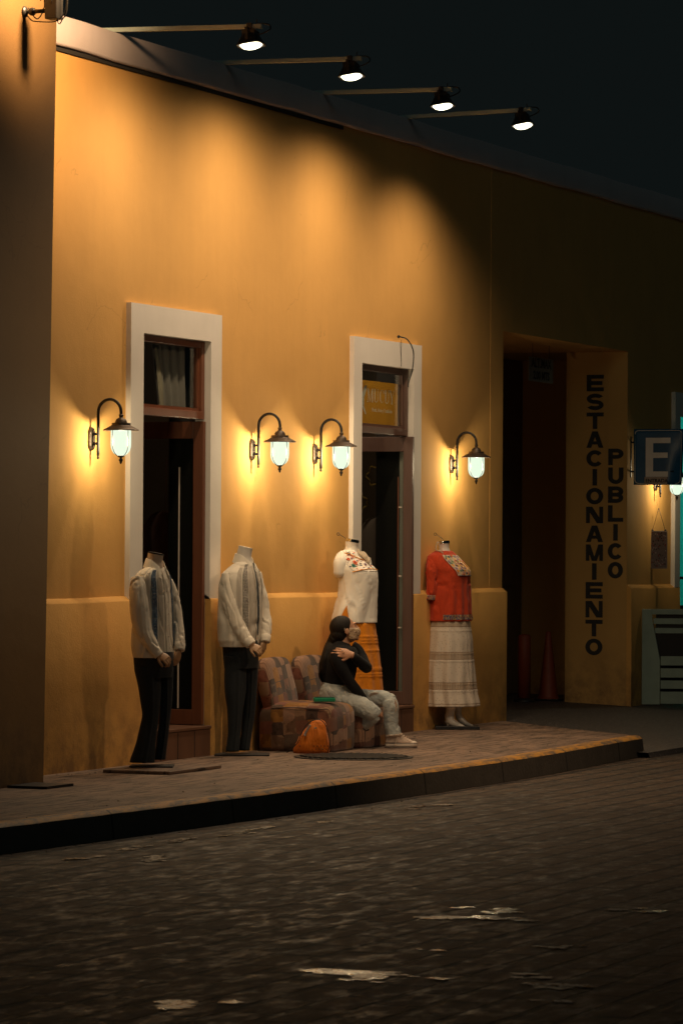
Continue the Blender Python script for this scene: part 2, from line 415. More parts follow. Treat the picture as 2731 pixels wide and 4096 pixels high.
# rounded kerb nose dropping into the driveway
for k, (dx, dy, dz) in enumerate([(.04,.02,0),(.10,.06,-.02),(.16,.10,-.07),(.22,.10,-.17)]):
    xe = xk[-1]; y = prof(xe)
    P[0].append(Vector((xe+dx, yk(xe)+.16+dy*.5, dz))); P[1].append(Vector((xe+dx, y+.05+dy, .004+dz))); P[2].append(Vector((xe+dx, y+.02+dy, -.018+dz))); P[3].append(Vector((xe+dx+.04, y-.02+dy*.3, -.30)))
ky.grid([P[0],P[1],P[2]], closed=False); kb.grid([P[2],P[3]], closed=False)
kr = tag(kb.obj('kerb', M_kerb), kind='structure')
tag(ky.obj('kerb_paint', M_yel), kind='structure')
# driveway apron, gravelly asphalt
m, nt, b_, out_ = nodes('gravel_asphalt')
n_ = tex(nt, 'ShaderNodeTexVoronoi', coords(nt), Scale=55.0)
r_ = ramp(nt, [(0,(.035,.03,.027)),(.75,(.06,.05,.045)),(.95,(.20,.17,.15))]); nt.links.new(n_.outputs['Color'], r_.inputs[0])
nt.links.new(r_.outputs[0], b_.inputs['Base Color']); b_.inputs['Roughness'].default_value = .6
bump(nt, b_, n_.outputs['Distance'], .8, .01); M_grav = m
dr = MB()
dr.grid([[Vector((x, y, z)) for x in (7.0,7.7,9,12,16,40)] for y, z in ((-2.26,-.20),(-2.22,-.125),(-1.3,-.09),(-.5,-.04),(0,-.006),(.8,.03),(3,.05))], closed=False)
for i, v in enumerate(dr.v):
    if v.x < 8 and v.y > -2.0: v.z -= .02
tag(dr.obj('driveway', M_grav, smooth=False), kind='structure')
# puddles / oil-slick patches
m, nt, b_, out_ = nodes('wet_slick')
n_ = tex(nt, 'ShaderNodeTexNoise', coords(nt), Scale=16.0, Detail=8.0, Roughness=.75)
r_ = ramp(nt, [(.42,(.16,.16,.16)),(.62,(.50,.50,.50))]); nt.links.new(n_.outputs[0], r_.inputs[0]); nt.links.new(r_.outputs[0], b_.inputs['Roughness'])
b_.inputs['Base Color'].default_value = (.05,.035,.026,1); b_.inputs['Specular IOR Level'].default_value = .5
bump(nt, b_, n_.outputs[0], .16, .008); M_pud = m
pud = MB()
def blob(cx, cy, rx, ry, seed, rag=.5):
    pts = []
    for k in range(34):
        a = 2*PI*k/34; r = 1+rag*nz((math.cos(a),math.sin(a),seed),1.6)+rag*.8*nz((math.cos(a),math.sin(a),seed),4.5)+rag*.5*nz((math.cos(a),math.sin(a),seed),11)
        pts.append((cx+rx*r*math.cos(a), cy+ry*r*math.sin(a), ROADZ+.004))
    pud.poly(pts)
rp = random.Random(11); npud = 0
for i, (x, y, rx, ry, n) in enumerate([(-9.36,-6.02,.11,.20,1),(-9.40,-6.08,.14,.2,4),(-9.46,-6.37,.08,.11,4),(-9.62,-6.18,.07,.09,3),(-9.20,-6.78,.07,.09,4),(-9.52,-6.85,.10,.16,5),(-8.35,-6.02,.06,.07,3),(-8.0,-6.5,.1,.1,4),
        (-6.9,-5.76,.14,.24,8),(-6.55,-5.6,.12,.16,6),(-6.2,-6.3,.1,.14,4),(-5.8,-6.9,.12,.14,4),(-5.2,-7.1,.1,.12,4),(-10.7,-5.9,.16,.12,5),(-2.05,-2.50,.16,.05,4),(-2.5,-2.55,.16,.06,4),(-3.1,-2.45,.2,.05,5),(-3.82,-2.44,.2,.05,5),(-4.6,-2.5,.2,.06,4),(-1.3,-2.6,.12,.06,3),(-9.9,-7.1,.08,.08,3),(-4.4,-2.9,.2,.1,5),(-7.4,-6.9,.1,.12,4),(.3,-2.75,.3,.12,4)]):
    if n == 1: blob(x, y, rx, ry, i*3.1, .35); continue
    for k in range(n):
        f = rp.uniform(.16,.5); blob(x+rx*rp.uniform(-1,1), y+ry*rp.uniform(-1,1), min(.075,rx*f)*1.2, min(.07,ry*f)*1.2, i*3.1+k*1.3, .7)
for i, v in enumerate(pud.v): v.z += .0003*((i//34) % 9)
tag(pud.obj('puddles', M_pud, smooth=False), kind='structure')
rg = random.Random(5); gr_ = MB()
for k in range(260):
    x = rg.uniform(-5,8.5); y = rg.choice((rg.uniform(-.30,-.07), kerb_y(min(x,7.3))-.05-abs(rg.gauss(0,.10)), rg.uniform(-2.0,-.1)))
    z = 0.0 if y > kerb_y(min(x,7.3)) else ROADZ
    if y > -.46 and x < -.8 : continue
    s_ = rg.uniform(.002,.006); gr_.ball((x,y,z+s_*.4),(s_*rg.uniform(.8,1.8),s_,s_*.6),6,4)
tag(gr_.obj('gutter_grit', simple('grit', (.13,.10,.075), .9, var=.5, vscale=3), smooth=False), 'loose grit and crumbs scattered on pavement and gutter', 'grit', kind='stuff')
# manhole grating
m, nt, b_, out_ = nodes('manhole_iron')
n_ = tex(nt, 'ShaderNodeTexVoronoi', coords(nt,'Object',(1,1,1)), Scale=24.0, distance='CHEBYCHEV'); n_.inputs['Randomness'].default_value = .15
r_ = ramp(nt, [(.55,(.10,.075,.055)),(.75,(.02,.016,.013))]); nt.links.new(n_.outputs['Distance'], r_.inputs[0])
r_.inputs[0].default_value = .5
mm = math_(nt,'MULTIPLY', n_.outputs['Distance'], 1.6); nt.links.new(mm, r_.inputs[0])
nt.links.new(r_.outputs[0], b_.inputs['Base Color']); b_.inputs['Roughness'].default_value = .5; b_.inputs['Metallic'].default_value = .4
bump(nt, b_, math_(nt,'SUBTRACT',1.0,mm), 1.0, .02)
mh = empty('manhole_cover', (3.02,-1.12,.0), 0, 'round dark iron manhole cover set in the pavement before the patterned chairs', 'manhole cover')
MB().lathe([(.455,.001),(.455,.007),(.43,.008),(.43,.003)],n=48).obj('rim', M_iron, mh)
MB().lathe([(.425,.001),(.425,.006),(.2,.007),(.01,.007)],n=48).obj('cover_plate', m, mh)
mb = MB()
for i in range(-7,8):
    hw = math.sqrt(.40**2-(i*.055)**2); mb.box(-hw,hw,i*.055-.014,i*.055+.014,.0075,.016)
mb.obj('tread_bars', M_iron, mh, smooth=False)
# ------------------------------------------------------------------ main building
ZT = 5.124
bld = empty('shop_building', (0,0,0), 0, 'long ochre plastered shop building with two tall doorways and a dark garage entrance', 'building')
holes = [(1.508,2.735,.23,3.175),(5.89,7.116,.23,3.16),(9.555,13.385,-.3,3.628),(15.11,16.6,.25,3.02)]
gx = sorted({-1.2,0,22.0}|{h[0] for h in holes}|{h[1] for h in holes}); gz = sorted({-.3,ZT}|{h[2] for h in holes}|{h[3] for h in holes})
wm = MB()
for i in range(len(gx)-1):
    for j in range(len(gz)-1):
        cx, cz = (gx[i]+gx[i+1])/2, (gz[j]+gz[j+1])/2
        if any(h[0]<cx<h[1] and h[2]<cz<h[3] for h in holes): continue
        wm.quad((gx[i],0,gz[j]),(gx[i+1],0,gz[j]),(gx[i+1],0,gz[j+1]),(gx[i],0,gz[j+1]))
for h in (holes[2],):
    wm.quad((h[0],0,h[2]),(h[0],1.8,h[2]),(h[0],1.8,h[3]),(h[0],0,h[3]))
    wm.quad((h[0],0,h[3]),(h[1],0,h[3]),(h[1],1.8,h[3]),(h[0],1.8,h[3]))
wm.quad((22,0,-.3),(22,6,-.3),(22,6,ZT),(22,0,ZT)); wm.quad((-1.2,0,ZT),(22,0,ZT),(22,6,ZT),(-1.2,6,ZT))
wm.obj('wall', M_wall, bld, smooth=False)
# thin plaster step where the next shop front was skimmed over
MB().box(9.20,9.5,-.0025,.001,1.21,5.1).obj('plaster_patch', M_wall, bld, smooth=False, bevel=.003)
def wavy_strip(x0, x1, pts, amp=.004, seed=0, step=.15):
    """profile pts (y,z) swept along x with hand-made waviness"""
    n = max(2, int((x1-x0)/step)); rows = []
    for (y, z) in pts:
        rows.append([Vector((x0+(x1-x0)*i/n, y+amp*nz((x0+(x1-x0)*i/n, y, z+seed), 2.2), z+amp*1.6*nz((x0+(x1-x0)*i/n, y+5, seed), 1.7))) for i in range(n+1)])
    mb = MB(); mb.grid(rows, closed=False)
    for e in (0, -1):
        ex = [r[e].copy() for r in rows] + [Vector((rows[-1][e].x, .001, rows[-1][e].z))]
        mb.f.append(tuple([len(mb.v)+k for k in range(len(ex))])); mb.v += ex; mb.uv.append([(0,0)]*len(ex))
    return mb
wavy_strip(-.8, 22, [(.001,ZT-.002),(-.028,ZT),(-.032,ZT+.02),(-.032,ZT+.205),(-.02,ZT+.215),(.25,ZT+.21)], .006, 3).obj('parapet', M_par, bld)
MB().box(-.8,5.5,-.012,.0,ZT-.034,ZT-.004).obj('parapet_shade_strip', M_dark, bld, smooth=False)  # raised dark strip standing in for the shadow gap below the parapet
DP = [(.001,1.232),(-.006,1.230),(-.044,1.200),(-.050,1.192),(-.051,.6),(-.051,-.3)]
for k, (a, b) in enumerate([(-.5,1.508),(2.735,5.89),(7.116,9.555),(13.385,15.11),(16.6,22)]):
    wavy_strip(a, b, DP, .006, k*7.7).obj('dado', M_dado, bld, sharp=True)
def surround(x0, x1, top, hx0, hx1, htop, bot=1.2):
    mb = MB(); y = -.04
    mb.quad((x0,y,bot),(hx0,y,bot),(hx0,y,htop),(x0,y,htop)); mb.quad((hx1,y,bot),(x1,y,bot),(x1,y,htop),(hx1,y,htop))
    mb.quad((x0,y,htop),(hx0,y,htop),(hx0,y,top),(x0,y,top)); mb.quad((hx0,y,htop),(hx1,y,htop),(hx1,y,top),(hx0,y,top)); mb.quad((hx1,y,htop),(x1,y,htop),(x1,y,top),(hx1,y,top))
    mb.quad((x0,y,bot),(x0,.0,bot),(x0,.0,top),(x0,y,top)); mb.quad((x1,y,bot),(x1,.0,bot),(x1,.0,top),(x1,y,top)); mb.quad((x0,y,top),(x1,y,top),(x1,0,top),(x0,0,top))
    for x in (hx0, hx1): mb.quad((x,y,1.2),(x,.09,1.2),(x,.09,htop),(x,y,htop)); mb.quad((x,.0,.2),(x,.09,.2),(x,.09,1.2),(x,.0,1.2))
    mb.quad((hx0,y,htop),(hx1,y,htop),(hx1,.10,htop),(hx0,.10,htop))
    o = mb.obj('door_surround', M_white, bld, smooth=False)
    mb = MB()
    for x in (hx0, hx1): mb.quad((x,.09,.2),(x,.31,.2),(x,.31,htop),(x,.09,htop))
    mb.obj('inner_jamb', M_dark, bld, smooth=False)  # near-black colour stands in for the shade deeper in the doorway
    return o
surround(1.284, 2.94, 3.388, 1.508, 2.735, 3.175); surround(5.697, 7.305, 3.377, 5.89, 7.116, 3.16)
# steps under the doors
for x0, x1 in ((1.512,2.731),(5.894,7.112)):
    mb = MB(); mb.box(x0, x1, -.058, .34, -.1, .205); st = mb.obj('door_step', M_tile, bld, smooth=False, bevel=.008)
    mb = MB(); mb.box(x0+.002, x1-.002, -.068, .36, .207, .232); mb.obj('threshold', M_tile, st, smooth=False, bevel=.006)
    for k in range(1,4):
        xx = x0+(x1-x0)*k/4; MB().box(xx-.004,xx+.004,-.0605,-.056,.0,.20).obj('tile_joint', M_dark, st, smooth=False)
def leaf(x, y0, wd, z0, z1, mat, t=.045):
    sx_ = .20 if x < 4 else .13
    d = empty('door_leaf', (x, y0, 0)); d.parent = bld
    mb = MB(); s = .085
    mb.box(-t/2,t/2,0,s,z0,z1); mb.box(-t/2,t/2,wd-s,wd,z0,z1); mb.box(-t/2+.002,t/2-.002,s,wd-s,z0,z0+.115); mb.box(-t/2+.002,t/2-.002,s,wd-s,z1-.13,z1)
    mb.obj('leaf_frame', mat, d, smooth=False, bevel=.004)
    MB().box(-.004,.004,s,wd-s,z0+.115,z1-.13).obj('pane', M_glass, d, smooth=False)
    MB().box(-.012,-.006,sx_,sx_+.010,.36,z1-.35).obj('pale_edge_strip', M_rubber if x < 4 else M_wood, d, smooth=False)
    for zz in (.9,1.35,1.95): MB().box(-.02,-.008,.10,.125,zz,zz+.012).obj('hinge', M_rubber, d, smooth=False) if x > 4 else None
    return d
leaf(2.705, -.002, .64, .236, 2.56, M_wood)
leaf(7.07, -.055, .66, .236, 2.57, M_wood2)
def transom(x0, x1, z0, z1, mat, y=.012, hd=.075):
    d = empty('transom_window', (0,0,0)); d.parent = bld
    mb = MB(); mb.box(x0,x0+.06,y,y+.07,z0,z1); mb.box(x1-.06,x1,y,y+.07,z0,z1); mb.box(x0+.06,x1-.06,y+.003,y+.067,z1-.05,z1); mb.box(x0+.06,x1-.06,y-.012,y+.067,z0,z0+.06)
    f = mb.obj('window_frame', mat, d, smooth=False, bevel=.004)
    mb = MB(); a, b = x0+.06, x1-.06; mb.box(a,a+.03,y+.02,y+.05,z0+.06,z1-.05); mb.box(b-.03,b,y+.02,y+.05,z0+.06,z1-.05); mb.box(a+.03,b-.03,y+.022,y+.048,z0+.06,z0+.085)
    mb.obj('inner_bead', mat, f, smooth=False)
    MB().box(a+.03,b-.03,y+.034,y+.038,z0+.085,z1-.05).obj('pane', M_glass2, d, smooth=False)
transom(1.508, 2.735, 2.575, 3.173, M_wood); transom(5.89, 7.116, 2.575, 3.158, M_wood2)
# rooms behind the doors
def room(x0, x1, y0, y1, z0, z1, mat):
    mb = MB(); mb.quad((x0,y1,z0),(x1,y1,z0),(x1,y1,z1),(x0,y1,z1)); mb.quad((x0,y0,z0),(x0,y1,z0),(x0,y1,z1),(x0,y0,z1)); mb.quad((x1,y0,z0),(x1,y1,z0),(x1,y1,z1),(x1,y0,z1))
    mb.quad((x0,y0,z0),(x1,y0,z0),(x1,y1,z0),(x0,y1,z0)); mb.quad((x0,y0,z1),(x1,y0,z1),(x1,y1,z1),(x0,y1,z1)); return mb
room(.4, 9.3, .31, 4.5, .2, 4.4, M_room).obj('shop_interior', M_room, bld, smooth=False)
# garage passage: lettered side wall, gate, ceiling
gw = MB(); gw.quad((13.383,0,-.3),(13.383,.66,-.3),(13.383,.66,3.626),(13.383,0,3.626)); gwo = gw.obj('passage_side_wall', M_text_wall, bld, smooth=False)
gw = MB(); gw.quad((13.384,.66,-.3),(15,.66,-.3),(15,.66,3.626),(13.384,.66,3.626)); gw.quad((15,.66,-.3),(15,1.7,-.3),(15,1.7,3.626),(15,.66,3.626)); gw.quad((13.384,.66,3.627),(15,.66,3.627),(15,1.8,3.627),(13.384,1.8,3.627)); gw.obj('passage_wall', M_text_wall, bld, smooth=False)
g = MB(); g.box(9.56,14.99,1.7,1.78,-.3,3.62)
for k in range(12): g.box(9.6+k*.42, 9.63+k*.42, 1.67,1.70,0.05,3.5)
for z in (.05,1.2,2.4,3.4): g.box(9.56,14.9,1.685,1.70,z,z+.06)
g.obj('garage_gate', M_gate, bld, smooth=False)
# painted letters
M_letter = simple('black_wall_lettering', (.022,.020,.020), .8, var=.6, vscale=12)
def text_mesh(name, body, size, mat, parent, loc, rot, extrude=.001, offset=0, xscale=1, align='CENTER', spacing=1.0, yscale=1):
    cu = bpy.data.curves.new(name, 'FONT'); cu.body = body; cu.size = size; cu.extrude = extrude; cu.offset = offset; cu.align_x = align; cu.align_y = 'CENTER'; cu.space_character = spacing
    cu.resolution_u = 4
    o = bpy.data.objects.new(name, cu); COL.objects.link(o)
    dg = bpy.context.evaluated_depsgraph_get(); dg.update()
    me = bpy.data.meshes.new_from_object(o.evaluated_get(dg)); bpy.data.objects.remove(o)
    me.transform(Matrix.Diagonal((xscale,yscale,1,1)))
    ob = bpy.data.objects.new(name, me); link(ob, parent); ob.location = loc; ob.rotation_euler = rot; me.materials.clear(); me.materials.append(mat)
    return ob
RTX = (PI/2, 0, -PI/2)
def block_letter(ch, w_, h_):
    tv, th = .050, .041; mb = MB(); st = [0]
    def q(a, b, c, d):
        st[0] += 1; z = .0004*st[0]; mb.quad(*[(p[0]-w_/2, p[1]-h_/2, z) for p in (a,b,c,d)])
    def bar(x0,x1,y0,y1): q((x0,y0),(x1,y0),(x1,y1),(x0,y1))
    def para(xa0,xa1,xb0,xb1,y0=0,y1=None):
        y1 = h_ if y1 is None else y1; q((xa0,y0),(xa1,y0),(xb1,y1),(xb0,y1))
    def arc(cx,cy,rx,ry,a0,a1,ti=None,n=14):
        z = .0004*(st[0]+1); st[0] += 1; ti = ti or tv
        for k in range(n):
            p, q_ = D_(a0+(a1-a0)*k/n), D_(a0+(a1-a0)*(k+1)/n)
            P = lambda a, o: (cx+(rx-(0 if o else ti))*math.cos(a)-w_/2, cy+(ry-(0 if o else th))*math.sin(a)-h_/2, z)
            mb.quad(P(p,1),P(q_,1),P(q_,0),P(p,0))
    D_ = math.radians; H2 = h_/2; W2 = w_/2
    if ch == 'E': bar(0,tv,0,h_); bar(tv,w_,0,th); bar(tv,w_*.92,H2-th/2,H2+th/2); bar(tv,w_,h_-th,h_)
    if ch == 'L': bar(0,tv,0,h_); bar(tv,w_,0,th)
    if ch == 'T': bar(0,w_,h_-th,h_); bar(W2-tv/2,W2+tv/2,0,h_-th)
    if ch == 'I': bar(W2-tv/2,W2+tv/2,0,h_)
    if ch == 'O': arc(W2,H2,W2,H2,0,360,None,32)
    if ch == 'C': arc(W2,H2,W2,H2,38,322,None,28)
    if ch == 'U': bar(0,tv,h_*.42,h_); bar(w_-tv,w_,h_*.42,h_); arc(W2,h_*.42,W2,h_*.42,180,360)
    if ch == 'N': bar(0,tv*.85,0,h_); bar(w_-tv*.85,w_,0,h_); para(w_-tv*1.35,w_,0,tv*1.35)
    if ch == 'M': bar(0,tv*.8,0,h_); bar(w_-tv*.8,w_,0,h_); para(W2-tv*.55,W2+tv*.3,0,tv*1.0); para(W2-tv*.3,W2+tv*.55,w_-tv*1.0,w_)
    if ch == 'A': para(0,tv*1.05,W2-tv*.6,W2+tv*.45); para(w_-tv*1.05,w_,W2-tv*.45,W2+tv*.6); bar(w_*.26,w_*.74,h_*.2,h_*.2+th*.8)
    if ch in 'PB':
        r = (h_+th)/4; bar(0,tv,0,h_); bar(tv,w_*.55,h_-th,h_); bar(tv,w_*.55,H2-th/2,H2+th/2); arc(w_*.55,h_-r,w_*.45,r,-90,90)
    if ch == 'B': bar(tv,w_*.55,0,th); arc(w_*.55,r,w_*.45,r,-90,90)
    if ch == 'S':
        r = (h_+th)/4; arc(W2,h_-r,W2,r,25,270); arc(W2,r,W2,r,90,-155)
    return mb
for word, yc, z0, wd in (("ESTACIONAMIENTO", .348, 3.308, .185), ("PUBLICO", .122, 2.548, .165)):
    for i, ch in enumerate(word):
        o = block_letter(ch, wd, .170).obj('painted_letter', M_letter, bld, smooth=False)
        o.location = (13.3815, yc, z0-i*.1938); o.rotation_euler = RTX
# ------------------------------------------------------------------ turquoise shop front at the right
M_teal = simple('turquoise_paint', (.05,.55,.50), .6)
room(15.11, 18, .02, 2.2, .05, 3.6, M_teal).obj('turquoise_room', M_teal, bld, smooth=False)
ws = MB(); ws.quad((14.92,-.045,1.2),(15.11,-.045,1.2),(15.11,-.045,3.275),(14.92,-.045,3.275)); ws.quad((14.92,-.045,1.2),(14.92,0,1.2),(14.92,0,3.275),(14.92,-.045,3.275))
ws.quad((15.11,-.045,3.02),(16.6,-.045,3.02),(16.6,-.045,3.275),(15.11,-.045,3.275)); ws.quad((15.11,-.045,.2),(15.11,.1,.2),(15.11,.1,3.02),(15.11,-.045,3.02)); ws.quad((14.92,-.045,3.275),(16.6,-.045,3.275),(16.6,0,3.275),(14.92,0,3.275))
ws.obj('shopfront_surround', M_white, bld, smooth=False)
for za, zb_ in ((2.66,2.76),(.9,1.0),(1.28,1.31)): MB().box(15.12,16.6,.05,.09,za,zb_).obj('display_rail', M_dark, bld, smooth=False)
# ------------------------------------------------------------------ left wing building
wing = empty('side_building', (0,0,0), 0, 'tall ochre building jutting out at the left, its upper part lamp lit', 'building')
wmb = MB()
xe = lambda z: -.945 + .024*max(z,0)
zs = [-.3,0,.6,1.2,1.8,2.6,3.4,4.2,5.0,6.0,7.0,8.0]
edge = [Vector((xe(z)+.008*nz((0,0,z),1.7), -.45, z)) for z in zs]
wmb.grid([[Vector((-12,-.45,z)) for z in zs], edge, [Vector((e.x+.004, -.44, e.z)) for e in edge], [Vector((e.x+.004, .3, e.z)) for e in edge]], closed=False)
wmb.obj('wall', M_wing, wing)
wp = tag(MB().box(-1.52,-1.12,-.76,-.47,.001,.018).obj('floor_plate', M_iron, None, smooth=False), 'flat dark metal plate on the pavement at the foot of the left building', 'plate')
# ------------------------------------------------------------------ lanterns
def make_lantern():
    t = empty('wall_lantern', (0,0,0))
    # octagonal back plate
    mb = MB(); rows = []
    for s_, y in ((1,0),(1,-.014),(.78,-.022),(.7,-.026),(.62,-.020)):
        w_, h_ = .042*s_, .082*(1-(1-s_)*.55); c = .022*s_
        rows.append([Vector(p) for p in [(-w_+c,y,-h_),(w_-c,y,-h_),(w_,y,-h_+c*1.4),(w_,y,h_-c*1.4),(w_-c,y,h_),(-w_+c,y,h_),(-w_,y,h_-c*1.4),(-w_,y,-h_+c*1.4)]])
    mb.grid(rows); mb.obj('back_plate', M_patina, t, smooth=False)
    mb = MB()
    mb.tube([(0,-.018,.034),(0,-.058,.034)], .009, steps=1, n=10); mb.tube([(0,-.018,-.034),(0,-.058,-.034)], .009, steps=1, n=10)
    mb.ball((0,-.03,.034),.013,10,6); mb.ball((0,-.03,-.034),.013,10,6)
    pts = [(0,-.062,-.115),(0,-.062,0),(0,-.062,.10),(0,-.062,.19)]
    for k in range(1,9):
        a = PI*k/8; pts.append((0,-.062-.09+.09*math.cos(a), .19+.092*math.sin(a)))
    pts += [(0,-.242,.165)]
    mb.tube(pts, .0112, n=12, steps=4)
    mb.obj('gooseneck', M_iron, t)
    mb = MB(); c = (0,-.062,0); mb.lathe([(.009,-.105),(.011,-.118),(.006,-.124),(.011,-.134),(.008,-.142),(.002,-.146)], c, 12); mb.obj('lower_finial', M_patina, t)
    c = (0,-.242,0)
    mb = MB(); mb.lathe([(.010,.178),(.0165,.172),(.0165,.162),(.012,.157),(.016,.150),(.030,.143),(.040,.130),(.044,.118),(.046,.112)], c, 28)
    mb.lathe([(.068,.112),(.069,.108),(.069,.097),(.072,.094),(.092,.083),(.124,.068),(.128,.063),(.128,.057),(.122,.057),(.085,.073),(.07,.078)], c, 32)
    mb.obj('hood', M_patina, t, sharp=True)
    mb = MB(); mb.lathe([(.068,.066),(.073,.06),(.073,-.04),(.071,-.062),(.064,-.085),(.052,-.103),(.036,-.115),(.018,-.121)], c, 28); mb.obj('glass', M_lglass, t)
    mb = MB()
    for k in range(4):
        a = PI/4+k*PI/2+.35; r = .0785
        mb.tube([(c[0]+rr*math.cos(a), c[1]+rr*math.sin(a), z) for rr, z in ((r,.066),(r,0),(r,-.045),(.070,-.082),(.052,-.108),(.025,-.127),(.008,-.131))], .0026, n=6, steps=3)
    mb.lathe([(.021,-.118),(.021,-.131),(.010,-.136),(.008,-.140),(.015,-.148),(.015,-.156),(.008,-.166),(.009,-.172),(.003,-.181)], c, 16)
    mb.obj('cage', M_iron, t)
    return t
LAMPS = [(.69,2.37),(3.618,2.368),(4.924,2.366),(8.156,2.356),(14.328,2.294)]
LL = ['lit gooseneck lantern left of the first white doorway, beside the side building','lit gooseneck lantern on the wall above the second shirt mannequin','lit gooseneck lantern just left of the doorway with the yellow banner',
      'lit gooseneck lantern right of the yellow banner doorway, before the garage','lit lantern far right, mostly hidden behind the blue E sign']
proto = make_lantern()
for i, (x, z) in enumerate(LAMPS):
    o = proto if i == 0 else copy_tree(proto)
    o.location = (x, 0, z); o.rotation_euler = (0,0,math.radians([0,1.5,-1,2,0][i])); tag(o, LL[i], 'wall lamp', 'gooseneck lanterns along the wall')
def light(name, typ, loc, energy, col, parent=None, **kw):
    l = bpy.data.lights.new(name, typ); l.energy = energy; l.color = col
    for k, v in kw.items(): setattr(l, k, v)
    o = bpy.data.objects.new(name, l); link(o); o.location = loc
    return o
LCOL = (1,.80,.48)
for i, (x, z) in enumerate(LAMPS):
    light('lantern_bulb', 'POINT', (x, -.242, z-.02), [40,52,52,46,26][i], LCOL, shadow_soft_size=.028)
# ------------------------------------------------------------------ flood lamps
def make_flood():
    t = empty('flood_lamp', (0,0,0))
    mb = MB(); mb.box(-.015,.015,-1.16,.25,-.016,.016); mb.obj('arm', M_galv, t, smooth=False, bevel=.002)
    mb = MB(); mb.box(-.004,.004,-1.12,-1.115,.014,.05); mb.box(-.03,.03,-1.09,-1.05,-.03,.022); mb.obj('clamp', M_iron, t, smooth=False)
    # head hangs under the arm end, tilted towards the wall
    hd = empty('head', (0,-1.07,-.028)); hd.parent = t; hd.rotation_euler = (math.radians(-8), math.radians(8), 0); hd.scale = (.80,.80,.80)
    rows = []
    def rr(w_, d_, z, e=5, n=28):
        out = []
        for k in range(n):
            a = 2*PI*k/n; ca, sa = math.cos(a), math.sin(a)
            out.append(Vector((w_*math.copysign(abs(ca)**(2/e),ca), d_*math.copysign(abs(sa)**(2/e),sa), z)))
        return out
    mb = MB(); mb.grid([rr(.035,.045,-.015),rr(.06,.06,-.03),rr(.075,.085,-.075),rr(.088,.11,-.12),rr(.094,.118,-.13),rr(.094,.118,-.142),rr(.085,.108,-.142),rr(.080,.10,-.128)]); mb.obj('housing', M_black, hd, sharp=True)
    mb = MB()
    for k in range(5): mb.box(-.06+k*.03-.0025,-.06+k*.03+.0025,-.06,.06,-.075,-.005)
    mb.obj('cooling_fins', M_black, hd, smooth=False)
    mb = MB(); mb.grid([rr(.078,.098,-.138,3),rr(.066,.084,-.156,2.4),rr(.042,.054,-.170,2),rr(.004,.005,-.175,2)]); mb.obj('lens', M_fl, hd)
    mb = MB()
    for s_ in (-1,1): mb.box(s_*.1-.003,s_*.1+.003,-.014,.014,-.11,.0)
    mb.box(-.103,.103,-.014,.014,0,.006); mb.obj('yoke', M_iron, hd, smooth=False)
    mb = MB(); mb.tube([(0,-1.13,.02),(.02,-1.2,.015),(.01,-1.22,-.02),(.0,-1.17,-.05),(0,-1.1,-.07)], .005, n=8); mb.tube([(.017,-1.0,-.012),(.017,-.5,-.012),(.017,.2,-.012)], .005, n=6, steps=2); mb.obj('cable', M_cable, t)
    return t
FLO = [(1.062,5.358,1.0),(2.998,5.352,1.0),(5.008,5.345,1.0),(6.967,5.352,1.0)]
FL = ['flood lamp on the highest, leftmost steel arm over the parapet','flood lamp on the second steel arm from the left','flood lamp on the third steel arm from the left','flood lamp on the rightmost steel arm, farthest along the parapet']
fp = make_flood()
for i, (x, z, s_) in enumerate(FLO):
    o = fp if i == 0 else copy_tree(fp)
    o.location = (x, 0, z); o.rotation_euler = (math.radians([1.2,.8,.9,-1.2][i]),0,math.radians([0,.4,-.3,.2][i]))
    tag(o, FL[i], 'flood lamp', 'flood lamps on steel arms over the facade')
    l = light('flood_bulb', 'SPOT', (x, -1.04, z-.245), [150,160,155,135][i], (1,.74,.48), spot_size=math.radians([170,168,160,138][i]), spot_blend=1.0, shadow_soft_size=.075)
    l.rotation_euler = (math.radians(7), 0, 0)     # aims down and in towards the wall
# lamp mounted out of view on the side building
l = light('side_building_lamp', 'SPOT', (-1.35,-1.20,5.85), 640, (1,.62,.30), spot_size=math.radians(128), spot_blend=.45, shadow_soft_size=.12)
d = Vector((.12,.75,-.03)).normalized(); l.rotation_euler = d.to_track_quat('-Z','Y').to_euler()
l2 = light('turquoise_shop_light', 'POINT', (16.3,.9,2.6), 22, (.25,1,.92), shadow_soft_size=.2)
light('shop_interior_fill', 'POINT', (3.0,1.6,2.9), 5, (1,.78,.55), shadow_soft_size=.2)  # added fill light inside the shop, stands for no known lamp
light('shop_interior_fill', 'POINT', (6.4,1.0,3.3), 30, (1,.75,.5), shadow_soft_size=.3)  # added fill light that backlights the banner and dim interior
light('passage_fill', 'POINT', (10.0,.9,1.4), 4.0, (1,.74,.46), shadow_soft_size=.15)  # added fill behind the left jamb to brighten the gate
# street lamp across the road, out of view
l = light('street_lamp', 'SPOT', (1.5,-8.5,6.0), 640, (1,.68,.40), spot_size=math.radians(52), spot_blend=1.0, shadow_soft_size=.12)
d = Vector((3.9,-.9,.3))-Vector((1.5,-8.5,6.0)); l.rotation_euler = d.to_track_quat('-Z','Y').to_euler()
